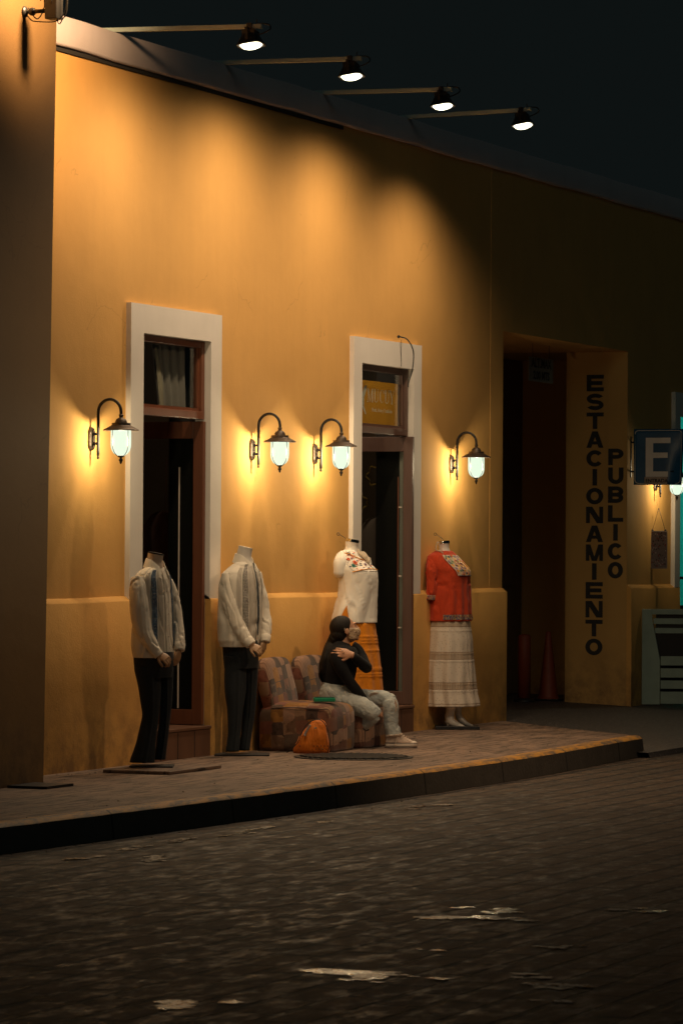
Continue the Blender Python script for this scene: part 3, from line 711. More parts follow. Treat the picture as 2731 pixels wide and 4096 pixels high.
#@@PART2
# ------------------------------------------------------------------ figures: lofted garments
def ringpts(cx, cy, z, a, b, beta, n, disp=None, t=0, e=2.0, drop=None):
    """ellipse with semi-axis a across the shoulders and b front to back; figure faces (cos beta, -sin beta)"""
    f = Vector((math.cos(beta), -math.sin(beta), 0)); s = Vector((math.sin(beta), math.cos(beta), 0)); out = []
    for k in range(n):
        th = 2*PI*k/n; ca, sa = math.cos(th), math.sin(th)      # th=0 faces forward
        q = 2.0/e
        u = b*math.copysign(abs(ca)**q, ca); v = a*math.copysign(abs(sa)**q, sa)
        d = f*u + s*v
        p = Vector((cx, cy, z + (drop(th) if drop else 0))) + d
        if disp: p += d.normalized()*disp(th, t, p)
        out.append(p)
    return out
class Torso:
    """keys: (z, xL, xR, ratio) silhouette seen from the street, converted to ellipses"""
    def __init__(s, keys, beta, n=64, disp=None, e=2.2, cyf=None, drop=None):
        s.k = sorted(keys); s.b = beta; s.n = n; s.disp = disp; s.e = e; s.cyf = cyf or (lambda z: 0); s.drop = drop
    def ring(s, z, n=None, grow=0, disp=True):
        xL, xR, ra = interp(s.k, z); h = (xR-xL)/2; cx = (xL+xR)/2
        a = h/math.sqrt(math.sin(s.b)**2 + (ra*math.cos(s.b))**2); b = ra*a
        t = (z-s.k[0][0])/(s.k[-1][0]-s.k[0][0])
        return ringpts(cx, s.cyf(z), z, a+grow, b+grow, s.b, n or s.n, s.disp if disp else None, t, s.e, (lambda th: s.drop(th)*(1-t)**3) if s.drop else None)
    def build(s, mb, steps=40, caps=(True,True)):
        z0, z1 = s.k[0][0], s.k[-1][0]
        mb.grid([s.ring(z0+(z1-z0)*i/steps) for i in range(steps+1)], caps=caps); return mb
    def patch(s, mb, th0, th1, z0, z1, grow=.004, steps=40, seg=8):
        """strip laid on the surface; th0/th1 may be functions of t"""
        rows = []; n = 720
        for i in range(steps+1):
            t = i/steps; z = z0+(z1-z0)*t; R = s.ring(z, n, grow)
            a = th0(t) if callable(th0) else th0; b = th1(t) if callable(th1) else th1
            rows.append([R[int(((a+(b-a)*k/seg) % (2*PI))/(2*PI)*n) % n] for k in range(seg+1)])
        mb.grid(rows, closed=False); return mb
def groove(p, sc_, seed, vert=.45):
    a = nz((p[0], p[1], p[2]*vert), sc_, seed)
    b = noise.noise(Vector((p[0]*sc_*1.4+seed, p[1]*sc_*1.4, (p[2]*.5+p[0]*.6)*sc_)))
    c = noise.noise(Vector((p[0]*sc_*2.3+seed+9, p[1]*sc_*2.3, (p[2]*.45-p[0]*.4)*sc_*1.5)))
    return a*.9 - 1.0*math.exp(-(b/.075)**2) + .6*math.exp(-((b-.18)/.08)**2) - .55*math.exp(-(c/.06)**2)
def creases(amp, s=7, seed=0, vert=.5):
    return lambda th, t, p: amp*groove(p, s, seed, vert)
def hand(mb, wr, d, back, size=1.0, curl=.9, side=1, spread=.0, thumb=True, base=0.1):
    """wr wrist point, d direction of the fingers, back = direction the back of the hand faces, side=+1/-1 where the thumb is"""
    d = Vector(d).normalized(); b = Vector(back); b = (b - d*b.dot(d)).normalized(); s = d.cross(b)*side
    S = size; wr = Vector(wr)
    mb.tube([wr-d*.02*S, wr+d*.012*S, wr+d*.045*S, wr+d*.082*S], [(.023*S,.017*S),(.028*S,.017*S),(.039*S,.0155*S),(.038*S,.012*S)], n=14, ref=s, steps=3)
    for k, (ln, off) in enumerate(((.068,.029),(.078,.010),(.073,-.009),(.057,-.027))):
        p = wr + d*(.080-.004*abs(k-1))*S + s*off*S*1.02; dirv = (d + s*(off*spread*10)).normalized(); ang = base; pts = [p-dirv*.012*S, p]
        for seg, fr in enumerate((.45,.31,.24)):
            v = dirv*math.cos(ang) - b*math.sin(ang); p = p + v*ln*fr*S; pts.append(p.copy()); ang += curl*(.95 if seg == 0 else .75)
        mb.tube(pts, [.0092*S,.0092*S,.0085*S,.0078*S,.0062*S], n=8, steps=3)
    if thumb:
        p = wr + d*.018*S + s*.022*S; v = (d*.72 + s*.68 - b*.25).normalized(); q = p + v*.040*S; v2 = (d*.9+s*.1-b*.45*max(.4,curl)).normalized(); q2 = q + v2*.030*S; q3 = q2 + (v2-b*.3).normalized()*.022*S
        mb.tube([p-v*.012*S, p, q, q2, q3], [.012*S,.0125*S,.0105*S,.0095*S,.0072*S], n=8, steps=3)
def collar(mb, c, r, zb, zt, beta, gap=.52, flare=.026, tip=.055, ratio=1.0, tilt=0):
    n = 48; f = Vector((math.cos(beta), -math.sin(beta), 0)); s = Vector((math.sin(beta), math.cos(beta), 0))
    rows = [[],[],[],[]]
    for k in range(n+1):
        th = gap + (2*PI-2*gap)*k/n; fr = max(0, math.cos(th)); fr2 = fr**3
        def P(rad, z): return Vector((c[0], c[1], z)) + f*(rad*ratio*math.cos(th)) + s*(rad*math.sin(th))
        dz = -.060*fr**1.5 + .012*max(0,-math.cos(th))
        rows[0].append(P(r, zb+dz)); rows[1].append(P(r+.002, zt+dz)); rows[2].append(P(r+.005, zt-.001+dz)); rows[3].append(P(r+flare+.030*fr2, zb-.006+dz-tip*fr2))
    mb.grid(rows, closed=False)
def emb(name, base, cols, scale=60, thr=.45, sc2=(1,1,1), rnd=.6, metric='CHEBYCHEV'):
    """stitched pattern: coloured cells over a base cloth"""
    m, nt, b, out = nodes(name); v = coords(nt, 'UV', sc2)
    vo = tex(nt, 'ShaderNodeTexVoronoi', v, Scale=float(scale), distance=metric); vo.inputs['Randomness'].default_value = rnd
    st = [(i/len(cols), c) for i, c in enumerate(cols)]
    r = ramp(nt, st, 'CONSTANT'); sp = nt.nodes.new('ShaderNodeSeparateColor'); nt.links.new(vo.outputs['Color'], sp.inputs[0]); nt.links.new(sp.outputs[0], r.inputs[0])
    k = ramp(nt, [(thr-.06,(1,1,1)),(thr+.06,(0,0,0))]); nt.links.new(vo.outputs['Distance'], k.inputs[0])
    c = mixc(nt, k.outputs[0], base, r.outputs[0]); nt.links.new(c, b.inputs['Base Color']); b.inputs['Roughness'].default_value = .85
    bump(nt, b, k.outputs[0], .5, .003); return m
M_embB = emb('blue_cross_stitch', (.56,.53,.47), [(.05,.09,.15),(.09,.16,.24),(.04,.07,.12)], 1, .50, (7,46,1), .3)
M_embG = emb('grey_chain_stitch', (.66,.60,.50), [(.15,.14,.13),(.20,.18,.16)], 1, .40, (4.5,48,1), .2)
M_pleat = None
def stripe_mat(name, c1, c2, n, thr=.25):
    m, nt, b, out = nodes(name); v = coords(nt, 'UV'); sp = nt.nodes.new('ShaderNodeSeparateXYZ'); nt.links.new(v, sp.inputs[0])
    s = math_(nt, 'SINE', math_(nt,'MULTIPLY',sp.outputs[0], 2*PI*n)); r = ramp(nt, [(.0,c2),(thr,c1)]); nt.links.new(s, r.inputs[0])
    nt.links.new(r.outputs[0], b.inputs['Base Color']); b.inputs['Roughness'].default_value = .9; bump(nt, b, s, .6, .006); return m
M_pleat = stripe_mat('pin_tucked_cotton', (.80,.72,.60), (.62,.55,.45), 5)
def trouser(mb, keys, y0, seed, ratio=1.1, n=64):
    """keys (z, xL, xR)"""
    ks = sorted(keys); z0, z1 = ks[0][0], ks[-1][0]; rows = []
    for i in range(45):
        z = z0+(z1-z0)*i/44; xl, xr = interp(ks, z); h = (xr-xl)/2
        ring = []
        for k in range(n):
            a = 2*PI*k/n; r = 1+.0
            d = Vector((math.cos(a)*h, math.sin(a)*h*ratio, 0)); p = Vector(((xl+xr)/2, y0(z) if callable(y0) else y0, z)) + d
            p += d.normalized()*.010*nz((p.x,p.y,p.z*.55), 9, seed)
            if math.sin(a) < 0: p += d.normalized()*.011*math.exp(-((math.cos(a)-.30)/.10)**2)
            ring.append(p)
        rows.append(ring)
    mb.grid(rows)
def tubeL(mb, T, pts, n=22, seed=0, amp=.0065, steps=7):
    """sleeve: pts (cx, cy, r_crop, depth)"""
    P = []; R = []
    for cx, cy, r, d in pts:
        x, z = T(cx, cy); P.append((x, d, z)); R.append(r*T.k)
    mb.tube(P, R, n=n*2, steps=steps+4, disp=lambda a,t,p: amp*groove(p, 10, seed, .6))
class Tr:
    """photo crop units -> metres in a figure's frame"""
    def __init__(s, ox, oy, k, px0, py0, scale):
        s.ox, s.oy, s.c = ox, oy, k; s.px0, s.py0, s.s = px0, py0, scale; s.k = k/scale
    def __call__(s, cx, cy): return ((s.ox+s.c*cx-s.px0)/s.s, (s.py0-(s.oy+s.c*cy))/s.s)
def base_plate(t, x0, x1, y0, y1, h=.012, mat=None, name='base_plate'):
    MB().box(x0,x1,y0,y1,.001,h).obj(name, mat or M_iron, t, smooth=False, bevel=.003)
def man(name, loc, T, beta, rows, neck, near, far, leg_near, leg_far, waist, bands, hands, coll, label, seed, capmat, skin, scale):
    t = empty(name, loc, RZ, label, 'mannequin', 'headless shirt mannequins')
    def K(r): return [(T(0,cy)[1], T(l,0)[0], T(rr,0)[0], ra) for cy,l,rr,ra in r]
    # torso of the shirt
    to = Torso(K(rows), beta, 130, creases(.0060, 7, seed, .3), 2.3)
    mb = MB(); to.build(mb, 90)
    sh = mb.obj('shirt', M_shirt, t)
    mb = MB(); tubeL(mb, T, near, 26, seed+1); mb.obj('sleeve', M_shirt, t)
    mb = MB(); tubeL(mb, T, far, 22, seed+2); mb.obj('sleeve', M_shirt, t)
    for arm in (near, far):
        (c1,y1,r1,d1), (c0,y0,r0,d0) = arm[-1], arm[-2]
        x1,z1 = T(c1,y1); x0,z0 = T(c0,y0); v = (Vector((x1,d1,z1))-Vector((x0,d0,z0))).normalized(); p = Vector((x1,d1,z1))
        mb = MB(); r = r1*T.k; mb.tube([p-v*.03, p-v*.028, p+v*.022, p+v*.024, p+v*.005], [r*.9,r*1.12,r*1.06,r*.95,r*.8], n=20, steps=2); mb.obj('cuff', M_shirt, t)
    z0 = to.k[0][0]; z1 = to.k[-1][0]
    for (a0, a1, za, zb, mat, nm, gr) in bands:
        mb = MB(); to.patch(mb, a0, a1, za, zb, gr, 60, 10); mb.obj(nm, mat, sh)
    # placket edge
    mb = MB(); to.patch(mb, math.radians(-3), math.radians(5), z0+.004, z1-.02, .006, 50, 3); mb.obj('button_placket', M_shirt, sh)
    for i in range(7):
        z = z0+.07+(z1-z0-.16)*i/6; p = to.ring(z, 360, .009)[3]; MB().ball(p, .004, 8, 5).obj('button', M_rubber, sh)
    # neck
    mb = MB(); pts = []; rad = []
    for cx, cy, r in neck: x, z = T(cx, cy); pts.append((x, 0, z)); rad.append(r*T.k)
    mb.tube(pts, rad, n=28, steps=4); nk = mb.obj('neck', skin, t, sharp=True)
    a = Vector(pts[-1]); v = (a-Vector(pts[-2])).normalized(); mb = MB(); mb.tube([a-v*.004, a+v*.006, a+v*.009], [rad[-1]*1.02, rad[-1]*1.02, rad[-1]*.6], n=28, spline=False); mb.obj('neck_cap', capmat, t, sharp=True)
    cx, cy, r, zb, zt, tip = coll; x, zb_ = T(cx, zb); zt_ = T(cx, zt)[1]
    mb = MB(); collar(mb, (x, 0), r*T.k, zb_, zt_, beta, tip=tip); c_ = mb.obj('collar', M_shirt, t, smooth=False); so = c_.modifiers.new('s','SOLIDIFY'); so.thickness = .002
    # hands: carved fingers
    for wr, d, back, side, curl, dep in hands:
        x, z = T(*wr); mb = MB(); hand(mb, (x, dep, z), d, back, .95, curl, side, base=.5); h = mb.obj('hand', M_handw, t); remesh(h, .0035, 1)
    # trousers
    mb = MB(); kk = lambda L: [(T(0,cy)[1], T(l,0)[0], T(r,0)[0]) for cy,l,r in L]
    trouser(mb, kk(leg_near), -.045, seed+5, 1.0); trouser(mb, kk(leg_far), .05, seed+8, 1.1); trouser(mb, kk(waist), 0, seed+9, 1.05)
    mb.obj('trousers', M_trous, t)
    return t
D2 = math.radians
T1 = Tr(229.7, 1177.1, .29296, 344.6, 1769.5, 321.4)
m1 = man('mannequin', (.747,-.46,0), T1, D2(32),
 [(1165,266,574,.66),(1080,252,572,.66),(950,254,562,.66),(800,262,556,.66),(680,262,548,.66),(600,264,544,.64),(550,268,538,.62),(515,282,528,.6),(490,305,518,.6),(470,330,508,.62),(456,350,498,.7)],
 [(424,470,66),(420,420,61),(424,375,60),(428,352,61)],
 [(300,540,52,-.12),(302,620,66,-.14),(308,740,76,-.15),(322,860,74,-.15),(350,960,66,-.16),(392,1040,56,-.17),(428,1095,44,-.18),(450,1122,38,-.18)],
 [(530,560,28,.10),(560,650,38,.11),(582,760,42,.11),(598,870,42,.10),(610,960,44,.08),(616,1040,42,.05),(618,1085,38,.03)],
 [(1240,272,482),(1350,288,478),(1480,310,470),(1600,330,462),(1680,322,455),(1780,300,446),(1900,262,436),(1985,238,430)],
 [(1240,440,566),(1400,455,560),(1550,460,556),(1700,452,548),(1850,438,528),(1968,424,512)],
 [(1120,268,566),(1180,266,568),(1260,274,566),(1320,290,560)],
 [(D2(-46),D2(-29),T1(0,1075)[1],T1(0,478)[1],M_embB,'embroidered_band',.005),(D2(26),D2(44),T1(0,1075)[1],T1(0,520)[1],M_embB,'embroidered_band',.005),(D2(-66),D2(-52),T1(0,1120)[1],T1(0,500)[1],M_pleat,'pin_tucks',.003),(D2(-24),D2(-10),T1(0,1120)[1],T1(0,480)[1],M_pleat,'pin_tucks',.003)],
 [((462,1128),(.75,-.25,-.5),(-.1,-.6,.75),1,1.0,-.18),((612,1110),(-.25,-.3,-1),(.8,-.5,.0),-1,1.0,.02)],
 (426,440,70,462,398,.045), 'headless mannequin in a white shirt with blue embroidered bands, before the left doorway', 3, M_iron, M_skinm, 1)
base_plate(m1, -.14,.17,-.14,.14)
tag(MB().box(.30,1.2,-.82,-.30,.001,.026).obj('floor_slab', M_walk, None, smooth=False, bevel=.006), 'thin concrete slab lying under the mannequin with the blue embroidered shirt', 'slab')
m1.location.z = .026
T2 = Tr(229.7, 1177.1, .29296, 559.8, 1734.2, 298.6)
m2 = man('mannequin', (2.926,-.25,0), T2, D2(26),
 [(1052,944,1244,.64),(1000,932,1252,.64),(850,924,1258,.64),(700,926,1256,.64),(600,930,1252,.63),(520,944,1244,.61),(470,966,1232,.6),(435,1000,1216,.6),(405,1035,1204,.62),(385,1056,1192,.7)],
 [(1120,400,66),(1118,350,60),(1126,300,57),(1131,277,56)],
 [(1000,480,50,-.13),(1004,580,64,-.15),(1018,700,70,-.16),(1048,810,66,-.17),(1092,905,58,-.18),(1136,975,48,-.19),(1168,1012,42,-.2)],
 [(1228,470,26,.09),(1256,590,34,.10),(1274,700,38,.10),(1288,810,40,.09),(1296,900,42,.06),(1294,965,38,.03),(1292,990,36,.02)],
 [(1120,962,1156),(1250,970,1150),(1400,980,1138),(1550,998,1124),(1700,1006,1108),(1800,994,1098),(1872,986,1092)],
 [(1120,1100,1238),(1250,1108,1232),(1400,1112,1224),(1600,1108,1206),(1750,1096,1186),(1868,1084,1168)],
 [(1000,958,1232),(1060,956,1238),(1150,962,1238),(1220,970,1232)],
 [(D2(-44),D2(-28),T2(0,965)[1],T2(0,405)[1],M_embG,'embroidered_band',.005),(D2(30),D2(48),T2(0,700)[1],T2(0,440)[1],M_embG,'embroidered_band',.005),(D2(-62),D2(-48),T2(0,1000)[1],T2(0,430)[1],M_pleat,'pin_tucks',.003),(D2(-24),D2(-6),T2(0,1000)[1],T2(0,420)[1],M_pleat,'pin_tucks',.003),(D2(8),D2(26),T2(0,1000)[1],T2(0,420)[1],M_pleat,'pin_tucks',.003),(D2(-1),D2(4),T2(0,960)[1],T2(0,395)[1],M_trous,'shirt_opening',.012)],
 [((1178,1030),(.75,-.25,-.45),(-.1,-.6,.75),1,1.0,-.2),((1284,1006),(-.25,-.3,-1),(.8,-.5,.0),-1,1.1,.02)],
 (1122,360,68,395,330,.06), 'headless mannequin in a cream shirt with grey stitched bands, left of the patterned chairs', 21, M_rubber, M_skinw, 1)
base_plate(m2, -.22,.2,-.17,.15)
for h in m2.children:
    if h.name.startswith('neck_cap'): h.data.materials[0] = M_skinw
# ---------------------------------------------------------------- women's mannequins
def fem_common(name, loc, label): return empty(name, loc, RZ, label, 'mannequin', 'headless women\'s wear mannequins')
def rowsT(T, rows): return [(T(0,cy)[1], T(l,0)[0], T(r,0)[0], ra) for cy,l,r,ra in rows]
def neckF(t, T, pts, cap, hook, tag_):
    mb = MB(); P = []; R = []
    for cx, cy, r in pts: x, z = T(cx, cy); P.append((x, 0, z)); R.append(r*T.k)
    mb.tube(P, R, n=30, steps=4); mb.obj('neck', M_skinw, t)
    a = Vector(P[-1]); v = (a-Vector(P[-2])).normalized(); r = R[-1]
    mb = MB(); mb.tube([a-v*.001, a+v*.022, a+v*.023, a+v*.008], [r*1.03,r*1.0,r*.9,r*.6], n=30, spline=False); mb.obj('chrome_neck_band', M_chrome, t, sharp=True)
    mb = MB(); Q = []
    for cx, cy in hook: x, z = T(cx, cy); Q.append((x, 0, z))
    mb.tube(Q, .0022, n=6); x, z = Q[0][0], Q[0][2]; mb.torus((x-.008, 0, z+.002), .011, .0022, 'y', 14, 6)
    mb.obj('wire_hook', M_iron, t)
T3 = Tr(746.4, 1217.3, .09521, 815, 1704.5, 279.0)
m3 = fem_common('mannequin', (5.166,-.28,0), 'headless mannequin in a white embroidered blouse and orange skirt, behind the seated person')
def bust(th, t, p): return 0
def fold3(th, t, p):
    v = creases(.006, 7, 31, .4)(th, t, p)
    low = max(0, .75-t)
    return v + .012*low*math.sin(th*7+1.5*nz((p.x,p.y,p.z),2.0,5)*3)
to3 = Torso(rowsT(T3, [(2235,160,1238,.72),(2100,172,1232,.72),(1900,215,1238,.72),(1700,272,1246,.74),(1500,308,1252,.76),(1300,314,1254,.8),(1150,296,1248,.84),(1060,286,1238,.84),(980,282,1216,.82),(900,282,1140,.76),(800,282,1050,.7),(700,285,965,.66),(620,300,890,.62),(560,335,840,.6),(515,385,800,.62),(480,430,775,.7)]), D2(35), 80, fold3, 2.1)
mb = MB(); to3.build(mb, 64); bl = mb.obj('blouse', M_blouse, m3)
# short sleeve flaring off the near shoulder
def capsleeve(T, pts, mat, parent, n=26):
    mb = MB(); P = []; R = []
    for cx, cy, ra, rb, d in pts: x, z = T(cx, cy); P.append((x, d, z)); R.append((ra*T.k, rb*T.k))
    mb.tube(P, R, n=n, steps=5, ref=(1,0,.35), disp=lambda a,t,p: .006*nz(p, 14, 2)); o = mb.obj('sleeve', mat, parent); return o
capsleeve(T3, [(420,560,70,70,-.04),(372,640,150,120,-.08),(350,760,165,135,-.11),(335,880,160,140,-.12),(322,985,150,135,-.125),(316,1040,138,120,-.125),(322,1030,110,90,-.12)], M_blouse, bl)
mb = MB(); mb.tube([(T3(880,640)[0],.12,T3(880,640)[1]),(T3(940,760)[0],.16,T3(940,760)[1]),(T3(960,900)[0],.17,T3(960,900)[1])], [.03,.05,.052], n=16); mb.obj('sleeve', M_blouse, bl)
# embroidered yoke: stitched flower panels over the front
Y0 = [ (.80,.74,.64) ]
M_embF = emb('flower_embroidery', (.78,.70,.60), [(.66,.10,.02),(.03,.22,.17),(.02,.03,.10),(.70,.22,.05),(.10,.05,.14),(.02,.02,.05),(.60,.25,.16)], 1, .36, (13,10,1), .9, 'EUCLIDEAN')
zt = lambda cy: T3(0,cy)[1]
mb = MB(); to3.patch(mb, lambda t: D2(-60-14*math.sin(t*PI*.6)), lambda t: D2(62), zt(985), zt(520), .0045, 26, 30); yk_ = mb.obj('embroidered_yoke', M_embF, bl)
def flower(to, th, z, r, col, name, parent, core=None):
    R_ = to.ring(z, 360, .008); p = R_[int(math.degrees(th)) % 360]; q = R_[int(math.degrees(th)+3) % 360]; z2 = to.ring(z+.02, 360, .008)[int(math.degrees(th)) % 360]
    e1 = (q-p).normalized(); e2 = (z2-p).normalized(); nn = e1.cross(e2).normalized()
    if nn.dot(p-Vector((0,0,p.z))) < 0: nn = -nn
    mb = MB(); pts = [p + nn*.001 + e1*math.cos(2*PI*k/20)*r*(1+.16*math.cos(5*2*PI*k/20)) + e2*math.sin(2*PI*k/20)*r*(1+.16*math.cos(5*2*PI*k/20)) for k in range(20)]
    mb.poly(pts); o = mb.obj(name, col, parent, smooth=False)
    if core:
        mb = MB(); mb.poly([p + nn*.003 + e1*math.cos(2*PI*k/10)*r*.32 + e2*math.sin(2*PI*k/10)*r*.32 for k in range(10)]); mb.obj('flower_centre', core, o, smooth=False)
cl = lambda n, c: simple(n, c, .85, bstr=.2)
C_or, C_te, C_na, C_pu, C_pk, C_ye = cl('stitch_orange',(.66,.10,.02)), cl('stitch_teal',(.02,.20,.15)), cl('stitch_navy',(.02,.03,.08)), cl('stitch_violet',(.18,.10,.22)), cl('stitch_coral',(.70,.28,.18)), cl('stitch_yellow',(.72,.30,.04))
for th, cy, r, c in ((-40,780,.019,C_or),(-52,860,.016,C_te),(-38,650,.015,C_pk),(-58,700,.014,C_or),(-5,820,.014,C_pu),(8,730,.013,C_pk),(12,850,.012,C_or),(-50,575,.013,C_na),(25,780,.012,C_te)):
    flower(to3, D2(th), zt(cy), r, c, 'stitched_flower', yk_, C_na)
def seam(to, pts, r, mat, name, parent):
    Q = [to.ring(z, 720, .008)[int((math.degrees(th) % 360)*2) % 720] for th, z in pts]
    MB().tube(Q, r, n=6, steps=5).obj(name, mat, parent)
seam(to3, [(D2(a), zt(995-60*math.cos(D2(a*1.6)))) for a in range(-66,70,8)], .0036, C_ye, 'orange_piping', bl)
seam(to3, [(D2(a), zt(560+150*max(0,math.cos(D2(a))**5))) for a in range(-80,90,10)], .0045, C_ye, 'neckline_piping', bl)
# hem slit showing the skirt
mb = MB(); R_ = [to3.ring(zt(cy), 720, .005) for cy in (2236,2170,2050,1930,1820)]
rows = []
for R, w_ in zip(R_, (26,25,17,9,1)): rows.append([R[int(((-74 + (k-2)*w_/4) % 360)*2) % 720] for k in range(5)])
M_skirt = cloth('orange_crochet', (.66,.22,.012), weave=90, crease=16, cstr=.5, cdist=.03)
mb.grid(rows, closed=False); mb.obj('hem_slit', M_skirt, bl)
neckF(m3, T3, [(590,640,200),(600,540,185),(610,470,165),(612,400,155),(615,330,158),(622,290,162)], None, [(310,110),(400,160),(470,210),(520,260)], None)
mb = MB()
for k in range(3): pass
# net scarf tag hanging at the collar
mb = MB(); rows = []
for i in range(9):
    t = i/8; x0, z0 = T3(770+ (1080-770)*t, 440+(660-440)*t + 30*math.sin(t*9)); x1, z1 = T3(770+(1040-770)*t, 560+(820-560)*t)
    rows.append([Vector((x0,-.03+.012*math.sin(i*2),z0)), Vector(((x0+x1)/2,-.05,(z0+z1)/2)), Vector((x1,-.06,z1))])
mb.grid(rows, closed=False); o = mb.obj('net_tassel', M_net, bl); o.modifiers.new('s','SOLIDIFY').thickness = .006
# tiered orange skirt
def skirt(T, rows, beta, bands, mat, parent, seed, pleats=15, amp=.012, e=2.0, name='skirt', scallop=0):
    ks = rowsT(T, rows)
    def f(th, t, p):
        v = (amp*(1.15-t)*(math.sin(th*pleats+2.5*nz((p.x*.6,p.y*.6,p.z*.5),4,seed))*.6+.5*math.sin(th*(pleats*.6)+seed+p.z*2)))
        for z in bands:
            dz = (p.z-z)/.006; v += (.0035 if seed == 9 else .006)*math.exp(-dz*dz)
        return v
    to = Torso(ks, beta, 150, f, e, drop=(lambda th: scallop*abs(math.sin(th*34))) if scallop else None)
    mb = MB(); to.build(mb, 90); return mb.obj(name, mat, parent), to
T3c = Tr(631.6, 1177.1, .3296, 815, 1704.5, 279.0)
bz = [T3c(0,c)[1] for c in (862,885,905,958,1082,1095,1120,1138)]
skirt(T3c, [(1330,385,768,.8),(1250,388,752,.8),(1150,388,742,.8),(1000,388,726,.8),(860,392,706,.8),(775,406,694,.78),(755,420,676,.76),(715,440,650,.74)], D2(35), bz, M_skirt, m3, 4, 13, .012)
mb = MB(); mb.tube([(0,0,.012),(0,0,.5)], .014, n=12, steps=1); mb.obj('stand_pole', M_iron, m3)
base_plate(m3, -.16,.16,-.15,.15)
T4 = Tr(953.2, 1217.3, .10254, 1050, 1674.5, 259.4); T4k = Tr(964.7, 1424, .1172, 1050, 1674.5, 259.4)
m4 = fem_common('mannequin', (7.724,-.24,0), 'headless mannequin in a red embroidered blouse and white lace skirt, beside the garage entrance')
def fold4(th, t, p):
    v = creases(.007, 7, 51, .4)(th, t, p); low = max(0, min(1, (.74-t)*2.2))
    c = math.cos(th)
    return v + .009*low*(math.sin(th*14+2*nz((p.x,p.y,p.z),3,8))*(.45+.55*max(0,c)))
to4 = Torso(rowsT(T4, [(2040,292,1240,.74),(1950,290,1236,.74),(1800,286,1232,.74),(1600,284,1222,.75),(1400,290,1212,.76),(1200,292,1202,.8),(1060,276,1198,.84),(960,262,1194,.84),(880,250,1176,.8),(800,242,1120,.74),(720,238,1052,.7),(640,246,985,.66),(580,275,930,.62),(540,320,885,.6),(500,385,845,.62),(470,440,800,.7)]), D2(33), 84, fold4, 2.1)
mb = MB(); to4.build(mb, 66); rb_ = mb.obj('blouse', M_red, m4)
mb = MB(); tubeL(mb, T4, [(370,620,110,-.08),(352,760,135,-.12),(350,900,138,-.15),(342,1080,128,-.16),(330,1280,112,-.17),(318,1430,104,-.17),(304,1540,104,-.17),(300,1570,92,-.17)], 26, 61, .009); mb.obj('sleeve', M_red, rb_)
mb = MB(); tubeL(mb, T4, [(900,640,60,.10),(960,760,90,.13),(990,900,90,.15)], 16, 63, .006); mb.obj('sleeve', M_red, rb_)
M_embR = emb('festive_braid', (.55,.42,.30), [(.62,.24,.02),(.22,.12,.24),(.50,.05,.02),(.10,.18,.08),(.04,.03,.08),(.66,.40,.12)], 1, .42, (10,9,1), .55)
M_embRb = emb('dark_border_braid', (.50,.36,.22), [(.05,.03,.09),(.35,.18,.05),(.05,.03,.09),(.30,.05,.03)], 1, .44, (60,3,1), .25)
z4 = lambda cy: T4(0,cy)[1]
mb = MB(); to4.patch(mb, lambda t: D2(-28-20*t), lambda t: D2(34), z4(1020), z4(560), .0055, 30, 26); bib = mb.obj('embroidered_bib', M_embR, rb_)
seam(to4, [(D2(-28-20*t), z4(1020-460*t)) for t in [i/10 for i in range(11)]], .004, cl('cream_braid',(.60,.46,.34)), 'braid_edge', rb_)
seam(to4, [(D2(a), z4(1022)) for a in range(-28,36,6)], .0035, cl('dark_braid',(.08,.05,.06)), 'braid_edge', rb_)
for a in (-16,-4,8,20): seam(to4, [(D2(a), z4(1010)), (D2(a), z4(850)), (D2(a-3), z4(700))], .003, C_ye, 'stitched_line', bib)
mb = MB(); to4.patch(mb, D2(-70), D2(80), z4(2005), z4(1890), .005, 6, 60); mb.obj('hem_border', M_embRb, rb_)
def cuffring(T, c, mat, nm, parent, r, n=24):
    (x, z), d = T(c[0], c[1]), c[2]; mb = MB(); mb.tube([(x,d,z-.022),(x+.003,d,z+.022)], [r,r], n=n, spline=True, steps=3); mb.obj(nm, mat, parent)
cuffring(T4, (309,1510,-.17), M_embRb, 'sleeve_border', rb_, 112*T4.k)
neckF(m4, T4, [(640,640,165),(640,560,150),(625,470,122),(620,400,112),(618,340,118),(614,305,130)], None, [(440,105),(500,140),(560,185),(600,220)], None)
mb = MB(); Q = [(T4(470,260)[0],-.03,T4(470,260)[1]),(T4(430,440)[0],-.07,T4(430,440)[1]),(T4(520,480)[0],-.11,T4(520,480)[1]),(T4(590,530)[0],-.12,T4(590,530)[1])]
mb.tube(Q, .004, n=6); mb.tube([(T4(480,280)[0],-.03,T4(480,280)[1]),(T4(540,420)[0],-.11,T4(540,420)[1]),(T4(590,520)[0],-.12,T4(590,520)[1])], .003, n=6); mb.obj('lace_tie', M_net, m4)
